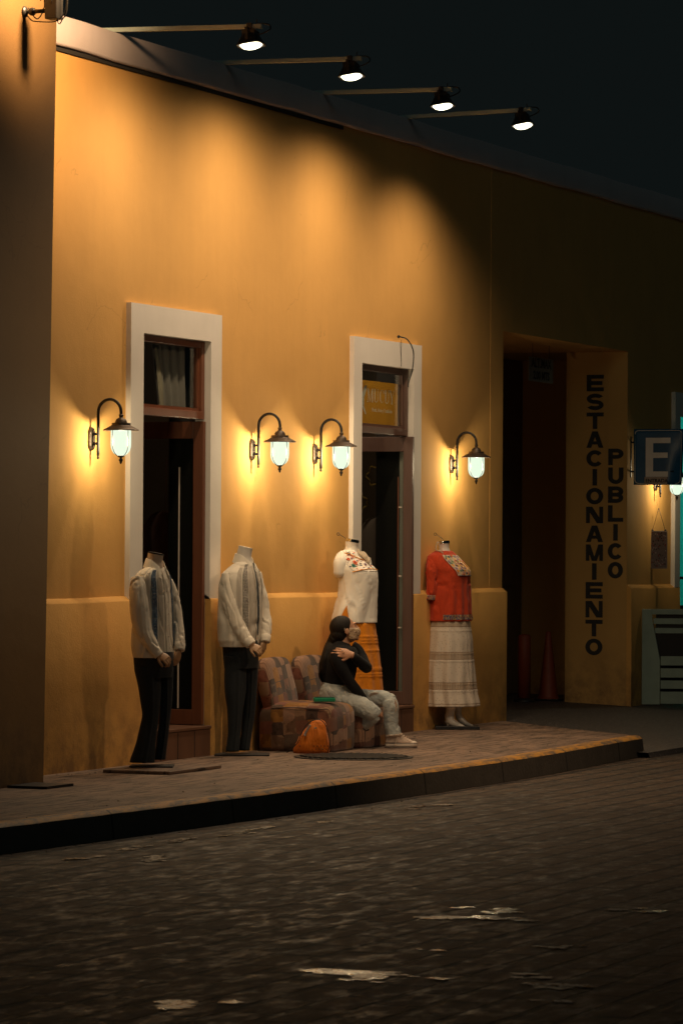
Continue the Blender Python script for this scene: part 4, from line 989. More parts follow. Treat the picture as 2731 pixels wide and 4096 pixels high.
# lace skirt
def lace():
    m, nt, b, out = nodes('white_lace'); v = coords(nt, 'UV', (80,58,1))
    vo = tex(nt, 'ShaderNodeTexVoronoi', v, Scale=1.0); vo.inputs['Randomness'].default_value = .75
    r = ramp(nt, [(.10,(.27,.19,.12)),(.30,(.62,.53,.43))]); nt.links.new(vo.outputs['Distance'], r.inputs[0])
    sx = nt.nodes.new('ShaderNodeSeparateXYZ'); uv = coords(nt,'UV'); nt.links.new(uv, sx.inputs[0])
    c = r.outputs[0]
    for a, b2 in ((.055,.0),(.228,.272),(.565,.62),(.91,.94)):
        pass
    def band(lo, hi):
        return math_(nt,'MULTIPLY', math_(nt,'GREATER_THAN', sx.outputs[1], lo), math_(nt,'LESS_THAN', sx.outputs[1], hi))
    ch = tex(nt, 'ShaderNodeTexVoronoi', coords(nt,'UV',(95,80,1)), Scale=1.0, distance='MANHATTAN'); ch.inputs['Randomness'].default_value = 0
    rc = ramp(nt, [(.35,(.58,.48,.38)),(.5,(.32,.23,.15))]); nt.links.new(ch.outputs['Distance'], rc.inputs[0])
    for lo, hi in ((.205,.272),(.55,.625),(.93,1.0)):
        c = mixc(nt, band(lo, hi), c, rc.outputs[0])
    for z in (.03,.20,.276,.545,.629,.925): c = mixc(nt, band(z-.004,z+.004), c, (.25,.17,.11))
    nt.links.new(c, b.inputs['Base Color']); b.inputs['Roughness'].default_value = .9; b.inputs['Specular IOR Level'].default_value = .2
    bump(nt, b, vo.outputs['Distance'], .4, .003); return m
M_lace = lace()
kz = [T4k(0,c)[1] for c in (205,655,800,1250,1385)]
skirt(T4k, [(1675,98,1128,.86),(1600,102,1122,.86),(1480,108,1096,.85),(1380,112,1080,.84),(1250,112,1066,.84),(1000,118,1048,.83),(800,128,1028,.82),(600,146,1014,.8),(400,152,1008,.8),(200,160,984,.78),(60,172,968,.78),(0,190,950,.78)], D2(33), kz, M_lace, m4, 9, 11, .017, name='skirt', scallop=-.007)
# plaster legs on heels
def legs(T, t):
    for pts, d in (([(600,1560,104,0),(595,1700,98,0),(580,1800,84,0),(565,1900,88,0),(600,1985,84,-.01),(700,2040,62,-.02),(800,2075,40,-.03),(862,2088,20,-.035)], -.05),
                   ([(735,1560,90,0),(740,1700,76,0),(742,1800,64,0),(750,1880,66,0),(800,1960,62,-.01),(890,2030,46,-.02),(980,2068,32,-.03),(1034,2080,16,-.035)], .07)):
        mb = MB(); P = [(T(c,y)[0], d+dd, T(c,y)[1]) for c,y,r,dd in pts]; mb.tube(P, [r*T.k for c,y,r,dd in pts], n=20, steps=6)
        lg = mb.obj('leg', M_skinw, t)
        dx = 0 if d < 0 else 165
        mb = MB(); mb.tube([(T(500+dx,1975)[0],d,T(500+dx,1975)[1]),(T(535+dx,2040)[0],d,T(535+dx,2040)[1]),(T(545+dx,2115)[0],d,T(545+dx,2115)[1])],[.014,.010,.008],n=10)
        mb.obj('shoe_heel', M_skinw, t)
legs(T4k, m4)
base_plate(m4, -.20,.19,-.16,.15, .03, M_black)
# ------------------------------------------------------------------ patchwork chairs
def upholstery():
    m, nt, b, out = nodes('patchwork_upholstery'); v = coords(nt, 'Object', (1,1,1), (.05,.1,.03))
    tc = nt.nodes.new('ShaderNodeTexCoord')
    vo = tex(nt, 'ShaderNodeTexVoronoi', v, Scale=10.0, distance='CHEBYCHEV'); vo.inputs['Randomness'].default_value = .40
    sp = nt.nodes.new('ShaderNodeSeparateColor'); nt.links.new(vo.outputs['Color'], sp.inputs[0])
    r = ramp(nt, [(0,(.16,.085,.062)),(.14,(.055,.04,.035)),(.28,(.20,.14,.10)),(.42,(.15,.065,.05)),(.54,(.24,.13,.035)),(.64,(.10,.075,.06)),(.76,(.25,.17,.13)),(.88,(.13,.07,.06))], 'CONSTANT'); nt.links.new(sp.outputs[0], r.inputs[0])
    st = tex(nt, 'ShaderNodeTexWave', v, Scale=14.0, Distortion=4.0, Detail=2.0); st.bands_direction = 'X'
    r2 = ramp(nt, [(.42,(.55,.5,.5)),(.55,(1,1,1))]); nt.links.new(st.outputs[0], r2.inputs[0])
    f = math_(nt,'MULTIPLY', math_(nt,'GREATER_THAN', sp.outputs[1], .45), .8)
    c = mixc(nt, f, r.outputs[0], mixc(nt, 1.0, r.outputs[0], r2.outputs[0], 'MULTIPLY'))
    v2 = tex(nt, 'ShaderNodeTexVoronoi', coords(nt), Scale=26.0, distance='MANHATTAN'); r3 = ramp(nt, [(.3,(.6,.55,.5)),(.36,(1.15,1.1,1.05))], 'CONSTANT'); nt.links.new(v2.outputs['Distance'], r3.inputs[0])
    f2 = math_(nt,'MULTIPLY', math_(nt,'LESS_THAN', sp.outputs[2], .4), .6)
    c = mixc(nt, f2, c, mixc(nt, 1.0, c, r3.outputs[0], 'MULTIPLY'))
    n = tex(nt, 'ShaderNodeTexNoise', v, Scale=7.0, Detail=6.0); c = mixc(nt, .5, c, mixc(nt, 1.0, c, n.outputs[0], 'MULTIPLY'))
    mul = mixc(nt, 1.0, c, (1.55,1.35,1.15), 'MULTIPLY')
    nt.links.new(mul, b.inputs['Base Color']); b.inputs['Roughness'].default_value = .92; b.inputs['Specular IOR Level'].default_value = .15; b.inputs['Sheen Weight'].default_value = .2
    w_ = tex(nt, 'ShaderNodeTexNoise', v, Scale=160.0, Detail=2.0); p = bump(nt, b, w_.outputs[0], .4, .003)
    w2 = tex(nt, 'ShaderNodeTexNoise', v, Scale=6.0, Detail=3.0); bump(nt, b, w2.outputs[0], .4, .03, p); return m
M_uph = upholstery()
def sq(w_, d_, e, n=56):
    out = []
    for k in range(n):
        a = 2*PI*k/n; ca, sa = math.cos(a), math.sin(a)
        out.append((w_*math.copysign(abs(ca)**(2/e),ca), d_*math.copysign(abs(sa)**(2/e),sa)))
    return out
def make_chair():
    t = empty('slipper_chair', (0,0,0))
    W, Dp, H = .30, .315, .375
    rows = []
    for z, s_, e in ((.004,.97,9),(.03,1.0,9),(.10,1.0,9),(.18,1.005,9),(.25,1.01,8),(.30,1.0,8),(.332,.975,7),(.356,.925,6),(.370,.84,5),(.380,.66,4),(.386,.42,3),(.388,.10,2)):
        rows.append([Vector((x + .012*nz((x*2,y*2,z),3,5), y + .012*nz((x,y+4,z),3,7), z + (.008*nz((x,y,0),6,2) if z > .1 else 0))) for x, y in sq(W*s_, Dp*(1-(1-s_)*.9), e)])
    MB().grid(rows).obj('seat', M_uph, t)
    rows = []
    for z, w_, d_, y in ((.30,.27,.05,.215),(.36,.285,.062,.23),(.45,.292,.068,.25),(.55,.292,.066,.27),(.62,.285,.062,.282),(.67,.272,.056,.288),(.70,.250,.046,.290),(.718,.215,.032,.290),(.728,.15,.015,.290),(.730,.03,.004,.29)):
        rows.append([Vector((x + .010*nz((x*2,y_,z),4,9), y + y_ + .008*nz((x,y_,z),5,3), z + .012*nz((x,0,0),5,6))) for x, y_ in sq(w_, d_, 5)])
    MB().grid(rows).obj('backrest', M_uph, t)
    mb = MB()
    for x in (-W*.98, W*.98): mb.tube([(x,-Dp*.92,.335),(x,0,.345),(x,Dp*.6,.34)], .004, n=6)
    mb.obj('piping', cl('chair_piping', (.10,.06,.045)), t)
    return t
c1 = make_chair(); c1.location = (3.84,-.40,0); c1.rotation_euler = (0,0,D2(1.5)); tag(c1, 'patterned armless chair nearer the shirt mannequin, with a green phone on its seat', 'chair', 'patchwork slipper chairs')
c2 = copy_tree(c1); c2.location = (4.52,-.42,0); c2.rotation_euler = (0,0,D2(-2)); tag(c2, 'patterned armless chair that the person in ripped jeans sits on', 'chair', 'patchwork slipper chairs')
# green phone
ph = empty('phone', (3.70,-.60,.390), D2(-62), 'phone in a glittery green case lying on the nearer patterned chair', 'phone')
M_green = simple('green_case', (.02,.26,.13), .3, var=.3, vscale=60)
b_o = MB().box(-.085,.085,-.045,.045,.0,.034).obj('case', M_green, ph, smooth=False, bevel=.008)
MB().box(-.078,.078,-.040,.040,.034,.038).obj('screen', simple('dark_screen',(.02,.06,.04),.15,bstr=0), ph, smooth=False)
# orange drawstring backpack
bag = empty('backpack', (3.42,-.62,0), RZ, 'orange drawstring backpack slumped on the pavement against the nearer patterned chair', 'bag')
def bagrow(z, xl, xr, d): 
    out = []
    for k in range(40):
        a = 2*PI*k/40; h = (xr-xl)/2; ca, sa = math.cos(a), math.sin(a)
        p = Vector(((xl+xr)/2 + h*math.copysign(abs(ca)**.8,ca), d*math.copysign(abs(sa)**.8,sa), z)); dd = Vector((ca,sa,0))
        p += dd*(.012*nz((p.x,p.y,p.z),9,3)+.010*(1-abs(nz((p.x*1.0,p.y,p.z*1.3+p.x),14,6))*3)); out.append(p)
    return out
mb = MB(); mb.grid([bagrow(z, xl, xr, d) for z, xl, xr, d in ((.002,-.145,.125,.055),(.03,-.150,.128,.07),(.08,-.125,.124,.08),(.13,-.095,.12,.08),(.18,-.062,.112,.072),(.22,-.03,.098,.055),(.25,.0,.075,.035),(.262,.025,.055,.012))])
bb = mb.obj('bag_body', M_orange, bag)
mb = MB(); mb.tube([(.115,-.05,.004),(.13,-.05,.06),(.127,-.05,.13),(.11,-.05,.2),(.07,-.05,.255),(.02,-.055,.262),(-.04,-.06,.232),(-.09,-.07,.15),(-.12,-.075,.08),(-.20,-.06,.006)], .0038, n=6); mb.obj('cord', M_cable, bag)
mb = MB(); mb.tube([(-.02,-.075,.225),(-.06,-.08,.15),(-.055,-.085,.14)], [(.012,.004)]*3, n=8); mb.obj('grey_loop', simple('grey_webbing',(.30,.27,.24),.8), bag)
M_dot = simple('dark_dots', (.10,.03,.01), .8)
mb = MB()
for r in range(2):
    for k in range(9):
        x = -.11+k*.027+r*.012; z = .035+r*.025; mb.ball((x,-.074-.002*r,z),(.005,.0025,.005),8,5)
mb.obj('dotted_trim', M_dot, bb)
mb = MB(); mb.ball((.02,-.083,.20),(.012,.006,.008),8,6); mb.obj('eyelet', M_chrome, bb)
# ------------------------------------------------------------------ seated person
TP = Tr(717.8, 1401, .16479, 850, 1717, 286.0)
def Q3(cx, cy, d): x, z = TP(cx, cy); return Vector((x, d, z))
kp = TP.k
per = empty('person', (4.4,-.70,0), RZ, 'seated person in a black top, ripped pale jeans and face mask, hand on shoulder', 'person')
mb = MB()
# head (ellipsoid, cranium + jaw), neck, waist, hands and legs as one body
hc = Q3(468,272,-.0)
HR = Matrix.Rotation(D2(-12),3,'Y') @ Matrix.Rotation(D2(10),3,'Z')     # face points right, turned a little away
def hp(x,y,z): return hc + HR @ Vector((x,y,z))
mb.ball(hp(-.012,0,.015), (.093,.072,.088), 24, 16, HR); mb.ball(hp(.030,0,-.045), (.062,.054,.070), 20, 14, HR)
mb.ball(hp(.052,0,-.012), (.045,.048,.060), 18, 12, HR)
mb.tube([hp(.083,0,.018), hp(.097,0,-.004), hp(.108,0,-.022), hp(.092,0,-.030)], [.008,.010,.0115,.008], n=10, steps=3)       # nose
mb.ball(hp(.080,0,.030), (.016,.040,.010), 12, 8, HR)      # brow
mb.ball(hp(.078,0,-.088), (.022,.024,.020), 12, 8, HR)     # chin
mb.tube([hp(-.02,0,-.06), Q3(455,430,.0), Q3(430,500,.0)], [.048,.050,.062], n=18, steps=4)
for s_ in (-1, 1):
    mb.ball(hp(-.002,s_*.072,-.018), (.018,.009,.030), 12, 9, HR)
mb.tube([Q3(380,980,0),Q3(380,1060,0)], [(.115,.10),(.118,.105)], n=24, ref=(1,0,0), steps=3)      # bare waist
# far hand resting on the near shoulder
hand(mb, Q3(556,618,-.212), (-.95,.06,.18), (.1,-.95,.30), 1.05, .22, -1, .10, base=.12)
hand(mb, Q3(800,1330,-.10), (.85,-.1,-.45), (.35,-.5,.8), .95, .35, -1, .08, base=.3)
mb.tube([Q3(556,620,-.205), Q3(600,670,-.17)], [.024,.028], n=12, steps=2); mb.tube([Q3(785,1300,-.10), Q3(800,1335,-.10)], [.024,.024], n=12, steps=2)
# knee under the ripped denim
mb.tube([Q3(900,1210,.10),Q3(1090,1270,.05),Q3(1135,1400,.03)], [.05,.056,.05], n=16, steps=4); mb.tube([Q3(780,1330,-.12),Q3(860,1420,-.14)], [.05,.055], n=14, steps=3)
mb.tube([Q3(430,500,0),Q3(400,700,0),Q3(380,980,0)], [(.07,.09),(.10,.13),(.11,.10)], n=20, ref=(1,0,0), steps=4)
body = mb.obj('body', M_skin, per); remesh(body, .0034, 2)
# eyes
M_eye = simple('eye', (.02,.012,.01), .2, bstr=0)
for s_ in (-1,1): MB().ball(hp(.084,s_*.026,.008), (.006,.011,.006), 10, 7, HR).obj('eye', M_eye, per)
# hair: cap and long fall down the back
mb = MB(); mb.ball(hp(-.026,0,.022), (.098,.083,.092), 28, 18, HR); mb.ball(hp(-.058,0,-.030), (.070,.070,.072), 22, 14, HR)
mb.tube([hp(-.085,0,-.04), Q3(300,470,.02), Q3(245,590,.0), Q3(205,740,-.02), Q3(185,880,-.02), Q3(195,1000,-.01)], [(.05,.05),(.052,.055),(.045,.07),(.05,.075),(.042,.065),(.012,.02)], n=22, ref=(1,0,0), steps=5, disp=lambda a,t,p: .007*nz((p.x,p.y,p.z*.5),30,4)+.008*nz((p.x,p.y,p.z),9,4))
hr = mb.obj('hair', M_hair, per); remesh(hr, .005, 2)
# carve the hairline: keep the face clear by pushing cap verts behind the brow
for v in hr.data.vertices:
    l = HR.inverted() @ (Vector(v.co) - hc)
    lim = .018 + max(0,l.z-.0)*.62 + .010*nz((l.x,l.y,l.z),30,2)
    if l.x > lim and l.z < .078 and l.z > -.13 and l.x > -.02: v.co = hc + HR @ Vector((lim-(l.x-lim)*.25, l.y*.90, l.z))
mb = MB()
for k in range(5): mb.tube([Q3(300+14*k,560,-.07), Q3(190+10*k,760,-.08+.02*k), Q3(120+14*k,900+30*(k%3),-.06+.02*k), Q3(150+12*k,1010,-.04+.02*k)], [.012,.013,.011,.002], n=8, steps=5)
mb.obj('hair_strand', M_hair, per)
# face mask
def mask_grid():
    mb = MB(); rows = []
    for i in range(9):
        t = i/8; z = -.014 - .085*t; row = []
        for k in range(17):
            a = D2(-88+176*k/16); bulge = .020*math.cos(a)**2*math.sin(PI*min(1,t*1.05+.05))
            rx = .098-.026*t*t + bulge*.9; ry = .063-.012*t
            row.append(hp(rx*math.cos(a)+.004, ry*math.sin(a), z + .012*(1-math.cos(a))))
        rows.append(row)
    return mb.grid(rows, closed=False)
M_mask = emb('patterned_mask', (.52,.36,.22), [(.24,.14,.08),(.62,.48,.34),(.34,.22,.12)], 1, .4, (14,8,1), .8)
mk = mask_grid().obj('face_mask', M_mask, per); mk.modifiers.new('s','SOLIDIFY').thickness = .004
mb = MB(); mb.tube([hp(.098-.0+.006,.0,-.012)]+[hp(.100*math.cos(D2(a))+.004, .064*math.sin(D2(a))*1.02, -.012+.012*(1-math.cos(D2(a)))) for a in (-20,-45,-70,-88)], .0028, n=6)
mb.tube([hp(.004,-.064,-.004), hp(-.012,-.078,.014), hp(-.020,-.082,-.01)], .002, n=6); mb.obj('mask_edge', M_rubber, mk)
# black top: torso, near arm, far arm
def disp_c(amp, s, seed): return lambda a,t,p: amp*.5*groove(p, s*.75, seed, .8)
mb = MB()
mb.tube([Q3(455,448,0),Q3(440,490,0),Q3(435,560,.0),Q3(425,680,.0),Q3(405,800,.0),Q3(388,920,.0),Q3(380,1000,.0),Q3(380,1040,.0)],
        [(.054,.056),(.085,.10),(.118,.175),(.132,.185),(.135,.165),(.130,.145),(.118,.135),(.114,.13)], n=40, ref=(1,0,0), steps=7, disp=disp_c(.006,9,3))
mb.tube([Q3(345,560,-.13),Q3(360,660,-.17),Q3(410,790,-.18),Q3(480,910,-.17),Q3(540,1000,-.16),Q3(620,1100,-.15),Q3(700,1200,-.13),Q3(772,1285,-.11)],
        [.052,.055,.052,.048,.046,.042,.036,.030], n=20, steps=5, disp=disp_c(.004,14,9))
mb.tube([Q3(560,530,.15),Q3(640,580,.14),Q3(700,680,.10),Q3(750,775,.03),Q3(772,812,-.02)], [.055,.052,.05,.046,.044], n=20, steps=5, disp=disp_c(.004,14,11))
mb.tube([Q3(778,812,-.0),Q3(740,780,-.06),Q3(670,720,-.13),Q3(610,662,-.18),Q3(572,630,-.20)], [.044,.046,.042,.036,.030], n=20, steps=5, disp=disp_c(.004,14,13))
tp = mb.obj('black_top', M_top, per); remesh(tp, .0065, 2)
# jeans
M_jean = None
m, nt, b_, out_ = nodes('bleached_denim')
n_ = tex(nt, 'ShaderNodeTexNoise', coords(nt), Scale=11.0, Detail=5.0, Roughness=.6); r_ = ramp(nt, [(.30,(.33,.36,.36)),(.70,(.50,.51,.47))]); nt.links.new(n_.outputs[0], r_.inputs[0])
nt.links.new(r_.outputs[0], b_.inputs['Base Color']); b_.inputs['Roughness'].default_value = .9; b_.inputs['Specular IOR Level'].default_value = .2
w_ = tex(nt, 'ShaderNodeTexNoise', coords(nt), Scale=22.0, Detail=3.0, Distortion=1.2); p_ = bump(nt, b_, w_.outputs[0], .5, .02)
w2_ = tex(nt, 'ShaderNodeTexNoise', coords(nt), Scale=300.0); bump(nt, b_, w2_.outputs[0], .3, .002, p_); M_jean = m
mb = MB()
mb.tube([Q3(378,1035,0),Q3(365,1090,.0),Q3(350,1170,.0),Q3(345,1270,.0),Q3(350,1340,.0)], [(.108,.125),(.128,.15),(.138,.17),(.13,.17),(.10,.15)], n=36, ref=(1,0,0), steps=6, disp=disp_c(.009,12,2))
mb.tube([Q3(330,1250,-.07),Q3(450,1260,-.10),Q3(600,1300,-.125),Q3(740,1365,-.14),Q3(850,1430,-.145),Q3(890,1475,-.14)], [.082,.090,.088,.082,.074,.060], n=26, steps=7, disp=disp_c(.011,13,5))
mb.tube([Q3(872,1452,-.14),Q3(820,1515,-.12),Q3(730,1585,-.09),Q3(640,1650,-.06),Q3(590,1690,-.03)], [.062,.060,.056,.052,.05], n=22, steps=6, disp=disp_c(.009,13,6))
mb.tube([Q3(420,1230,.07),Q3(600,1235,.08),Q3(800,1240,.07),Q3(960,1240,.04),Q3(1060,1255,.01),Q3(1110,1290,-.01)], [.08,.078,.072,.068,.064,.060], n=26, steps=7, disp=disp_c(.010,13,7))
mb.tube([Q3(1080,1265,-.01),Q3(1108,1340,-.02),Q3(1108,1420,-.02),Q3(1112,1520,-.02),Q3(1122,1620,-.02),Q3(1142,1690,-.02),Q3(1152,1738,-.02)], [.060,.064,.062,.060,.058,.060,.062], n=26, steps=7, disp=disp_c(.012,14,8))
jn = mb.obj('jeans', M_jean, per); remesh(jn, .0058, 1)
# rips: frayed openings with skin and threads at both knees
M_rip = simple('knee_skin', (.50,.27,.18), .6, var=.15, vscale=40); M_thread = cloth('frayed_thread', (.62,.50,.40))
def rip(c, ax, up, nrm, w_, h_, k):
    c, ax, up, nrm = Vector(c), Vector(ax).normalized(), Vector(up).normalized(), Vector(nrm).normalized()
    mb = MB(); rows = []
    for i in range(7):
        v = -1+2*i/6; row = []
        for j in range(7):
            u = -1+2*j/6; row.append(c + ax*u*w_*math.sqrt(max(.05,1-v*v*.8)) + up*v*h_ + nrm*(.004-.010*u*u-.004*v*v))
        rows.append(row)
    mb.grid(rows, closed=False); o = mb.obj('torn_opening', M_rip, per)
    mb = MB()
    for i in range(k):
        v = -.9+1.8*i/(k-1)+random.uniform(-.05,.05); hw = w_*math.sqrt(max(.1,1-v*v*.7)); sag = random.uniform(-.004,.004)
        mb.tube([c+ax*-hw+up*v*h_+nrm*.0, c+up*(v*h_+sag)+nrm*.0085, c+ax*hw+up*(v*h_)+nrm*.0], .0022, n=5, steps=3)
    for i in range(26):
        a = 2*PI*i/26; p = c+ax*math.cos(a)*w_*1.02+up*math.sin(a)*h_*1.03+nrm*(.003-.008*math.cos(a)**2); mb.tube([p, p+(ax*math.cos(a)+up*math.sin(a))*random.uniform(.002,.009)+nrm*random.uniform(.0,.006)+Vector((0,0,random.uniform(-.006,.004)))], [.0028,.0012], n=5, steps=1)
    mb.obj('frayed_threads', M_thread, o)
rip(Q3(1150,1335,-.055), (.65,-.75,0), (.1,0,1), (.75,-.65,.12), .036, .050, 8)
rip(Q3(885,1185,-.005), (.95,0,.1), (-.2,-.5,.75), (.05,-.6,.85), .040, .024, 7)
rip(Q3(770,1330,-.185), (.9,-.1,-.4), (.35,-.4,.8), (.1,-.75,.65), .022, .012, 4)
rip(Q3(905,1400,-.185), (.8,-.2,-.5), (.3,-.4,.8), (.5,-.7,.5), .016, .010, 3)
mb = MB()
for i in range(40):
    a = 2*PI*i/40; c = Q3(1152,1742,-.02); p = c+Vector((.061*math.cos(a),.061*math.sin(a),.010*math.cos(a)+.008)); mb.tube([p, p+Vector((random.uniform(-.004,.004),0,-random.uniform(.006,.018)))], [.004,.0015], n=5, steps=1)
mb.torus(Q3(1152,1742,-.02)+Vector((0,0,.004)), .060, .0045, 'z', 26, 6); mb.obj('frayed_hem', M_thread, per)
# pocket seam and belt loop lines
mb = MB(); mb.tube([Q3(235,1120,-.145),Q3(265,1190,-.168),Q3(330,1225,-.175)], .0022, n=5); mb.tube([Q3(200,1060,-.10),Q3(300,1078,-.125),Q3(420,1085,-.125),Q3(500,1080,-.08)], .0024, n=5); mb.obj('denim_seam', simple('denim_seam', (.12,.12,.11), .9), per)
# rings
for cx, cy in ((430,566),(448,594)): MB().ball(Q3(cx,cy,-.228), (.007,.006,.006), 8, 6).obj('ring', M_chrome, per)
# sneaker
sh = empty('sneaker', (0,0,0)); sh.parent = per
def shoe_ring(x, wd, e=2.6, z0=0, z1=.03, yc=-.02): pass
def outline(k, grow=0, n=44):
    out = []
    for i in range(n):
        a = 2*PI*i/n; ca, sa = math.cos(a), math.sin(a)
        x = .127*ca; wd = .040 + .008*math.sin((ca+.3)*1.5); y = wd*math.copysign(abs(sa)**.75, sa)
        out.append(Vector((x*(1+grow/.127), -.02 + y*(1+grow/.04), k)))
    return out
x0, _ = TP(1255,0)
so = MB(); rows = []
for z, g in ((.002,-.003),(.006,0),(.02,.001),(.036,0),(.040,-.004)):
    rows.append([p+Vector((x0,0,0)) + Vector((0,0,(.010*max(0,(p.x-.06)/.07) if z < .03 else 0))) for p in outline(z, g)])
so.grid(rows); so.obj('rubber_sole', M_rubber, sh)
up = MB(); rows = []
prof_ = [(.036,-.125,.122,.036),(.050,-.124,.112,.037),(.062,-.122,.085,.036),(.075,-.120,.052,.034),(.090,-.118,.020,.033),(.105,-.115,-.004,.033),(.122,-.112,-.014,.034),(.135,-.108,-.02,.034)]
for z, xa, xb, wd in prof_:
    ring = []
    for i in range(36):
        a = 2*PI*i/36; ca, sa = math.cos(a), math.sin(a); ring.append(Vector((x0+(xa+xb)/2+(xb-xa)/2*math.copysign(abs(ca)**.85,ca), -.02+wd*math.copysign(abs(sa)**.8,sa)*(1-.35*max(0,ca)), z)))
    rows.append(ring)
up.grid(rows); up.obj('canvas_upper', M_sneak, sh)
tc_ = MB(); tc_.ball((x0+.098,-.02,.040),(.030,.034,.018),16,8); tc_.obj('toe_cap', M_rubber, sh)
st = MB()
for z, g in ((.040,.0018),(.016,.0022),(.004,.002)):
    ring = [p+Vector((x0,0,0)) for p in outline(z, g)]; ring.append(ring[0]); st.tube([tuple(p) for p in ring], .0018, n=5, steps=1)
st.obj('black_stripe', M_paintb, sh)
lc = MB()
for i in range(6):
    t = i/5; cx = x0-.018+t*.085; z = .122-t*.062; lc.tube([(cx,-.050,z-.008),(cx+.006,-.02,z+.006),(cx,.010,z-.008)], .0030, n=5)
lc.tube([(x0-.02,-.05,.125),(x0-.035,-.064,.085),(x0-.045,-.068,.045),(x0-.04,-.068,.02)], .003, n=5); lc.tube([(x0-.01,-.05,.12),(x0+.012,-.062,.10),(x0+.0,-.062,.07)], .003, n=5)
lc.obj('laces', M_thread, sh)
# ------------------------------------------------------------------ blue E parking sign, flag-mounted on the wall
ps = empty('parking_sign', (13.49,0,0), 0, 'bent blue square parking sign with a large white E, fixed out from the wall', 'sign')
M_blue = simple('sign_blue', (.010,.085,.19), .35, var=.25, vscale=10, bscale=20, bstr=.1); M_sw = simple('sign_white', (.82,.74,.66), .5, var=.15, vscale=12)
def bend(y, z):       # lower outer corner is folded back
    return .10*max(0, (-y-.40)/.17)**2*max(0,(2.75-z)/.5)
def rrect(y0,y1,z0,z1,r,n=6):
    out = []
    for (cy,cz,a0) in ((y1-r,z1-r,0),(y0+r,z1-r,90),(y0+r,z0+r,180),(y1-r,z0+r,270)):
        for k in range(n+1):
            a = D2(a0+90*k/n); out.append((cy+r*math.cos(a), cz+r*math.sin(a)))
    return out
def plate(mb, y0,y1,z0,z1,x,th,r=.04):
    nY, nZ = 14, 14
    f = [[Vector((x+bend(y0+(y1-y0)*i/nY, z0+(z1-z0)*j/nZ), y0+(y1-y0)*i/nY + .045*max(0,(2.7-(z0+(z1-z0)*j/nZ))/.45)*(1 if i==0 else max(0,1-i/6)), z0+(z1-z0)*j/nZ)) for i in range(nY+1)] for j in range(nZ+1)]
    mb.grid(f, closed=False)
Z0, Z1, Ya, Yb = 2.262, 2.835, -.565, -.035
mb = MB(); plate(mb, Ya, Yb, Z0, Z1, 0, 0); pl_ = mb.obj('panel', M_blue, ps); pl_.modifiers.new('s','SOLIDIFY').thickness = .004
def shift(y, z):
    i = (y-Ya)/(Yb-Ya)*14; return y + .045*max(0,(2.7-z)/.45)*max(0,1-i/6)
mb = MB(); pts = [(-.006+bend(y,z), shift(y,z), z) for y, z in rrect(Ya+.016,Yb-.016,Z0+.016,Z1-.016,.035,5)]; pts.append(pts[0]); mb.tube(pts, [(.0035,.0018)]*len(pts), n=6, steps=1, ref=(0,0,1)); mb.obj('white_border', M_sw, pl_)
mb = MB()
def sq_(y0,y1,z0,z1,x=-.0075,mbx=None):
    (mbx or mb).quad((x+bend(y1,z0),shift(y1,z0),z0),(x+bend(y0,z0),shift(y0,z0),z0),(x+bend(y0,z1),shift(y0,z1),z1),(x+bend(y1,z1),shift(y1,z1),z1))
sq_(-.245,-.165,2.345,2.745); sq_(-.43,-.245,2.69,2.745); sq_(-.405,-.245,2.538,2.593); sq_(-.415,-.245,2.345,2.40); mb.obj('letter_e', M_sw, pl_, smooth=False)
mb = MB(); sq_(-.41,-.155,2.268,2.343,-.012); lp = mb.obj('small_plate', simple('faded_plate', (.45,.34,.26), .6, var=.3, vscale=30), pl_, smooth=False)
text_mesh('small_lettering', 'ENTRADA', .052, M_letter, lp, (-.015,-.285,2.303), RTX, .0008, .0012)
mb = MB(); mb.tube([(.012,0,2.70),(.012,-.50,2.70)], .009, n=8, steps=1); mb.tube([(.012,0,2.40),(.012,-.46,2.40)], .009, n=8, steps=1); mb.box(-.0,.03,-.004,.004,2.34,2.76); mb.obj('bracket', M_iron, ps)
# height limit notice hanging in the passage
hs = empty('height_notice', (11.7,.36,0), 0, 'small pale notice with dark lettering hanging in the dark garage entrance', 'sign')
MB().box(-.37,.37,0,.006,3.245,3.485).obj('notice_board', simple('old_notice', (.24,.22,.17), .7, var=.3, vscale=14), hs, smooth=False, bevel=.002)
text_mesh('notice_lettering', 'ALT.MAX', .125, M_letter, hs, (0,-.003,3.425), (PI/2,0,0), .001, .003, 1.15); text_mesh('notice_lettering', '2.00 MTS', .11, M_letter, hs, (0,-.003,3.305), (PI/2,0,0), .001, .003, 1.15)
mb = MB(); mb.tube([(-.25,.003,3.485),(-.25,.003,3.62)], .003, n=5, steps=1); mb.tube([(.25,.003,3.485),(.25,.003,3.62)], .003, n=5, steps=1); mb.obj('hanger', M_cable, hs)
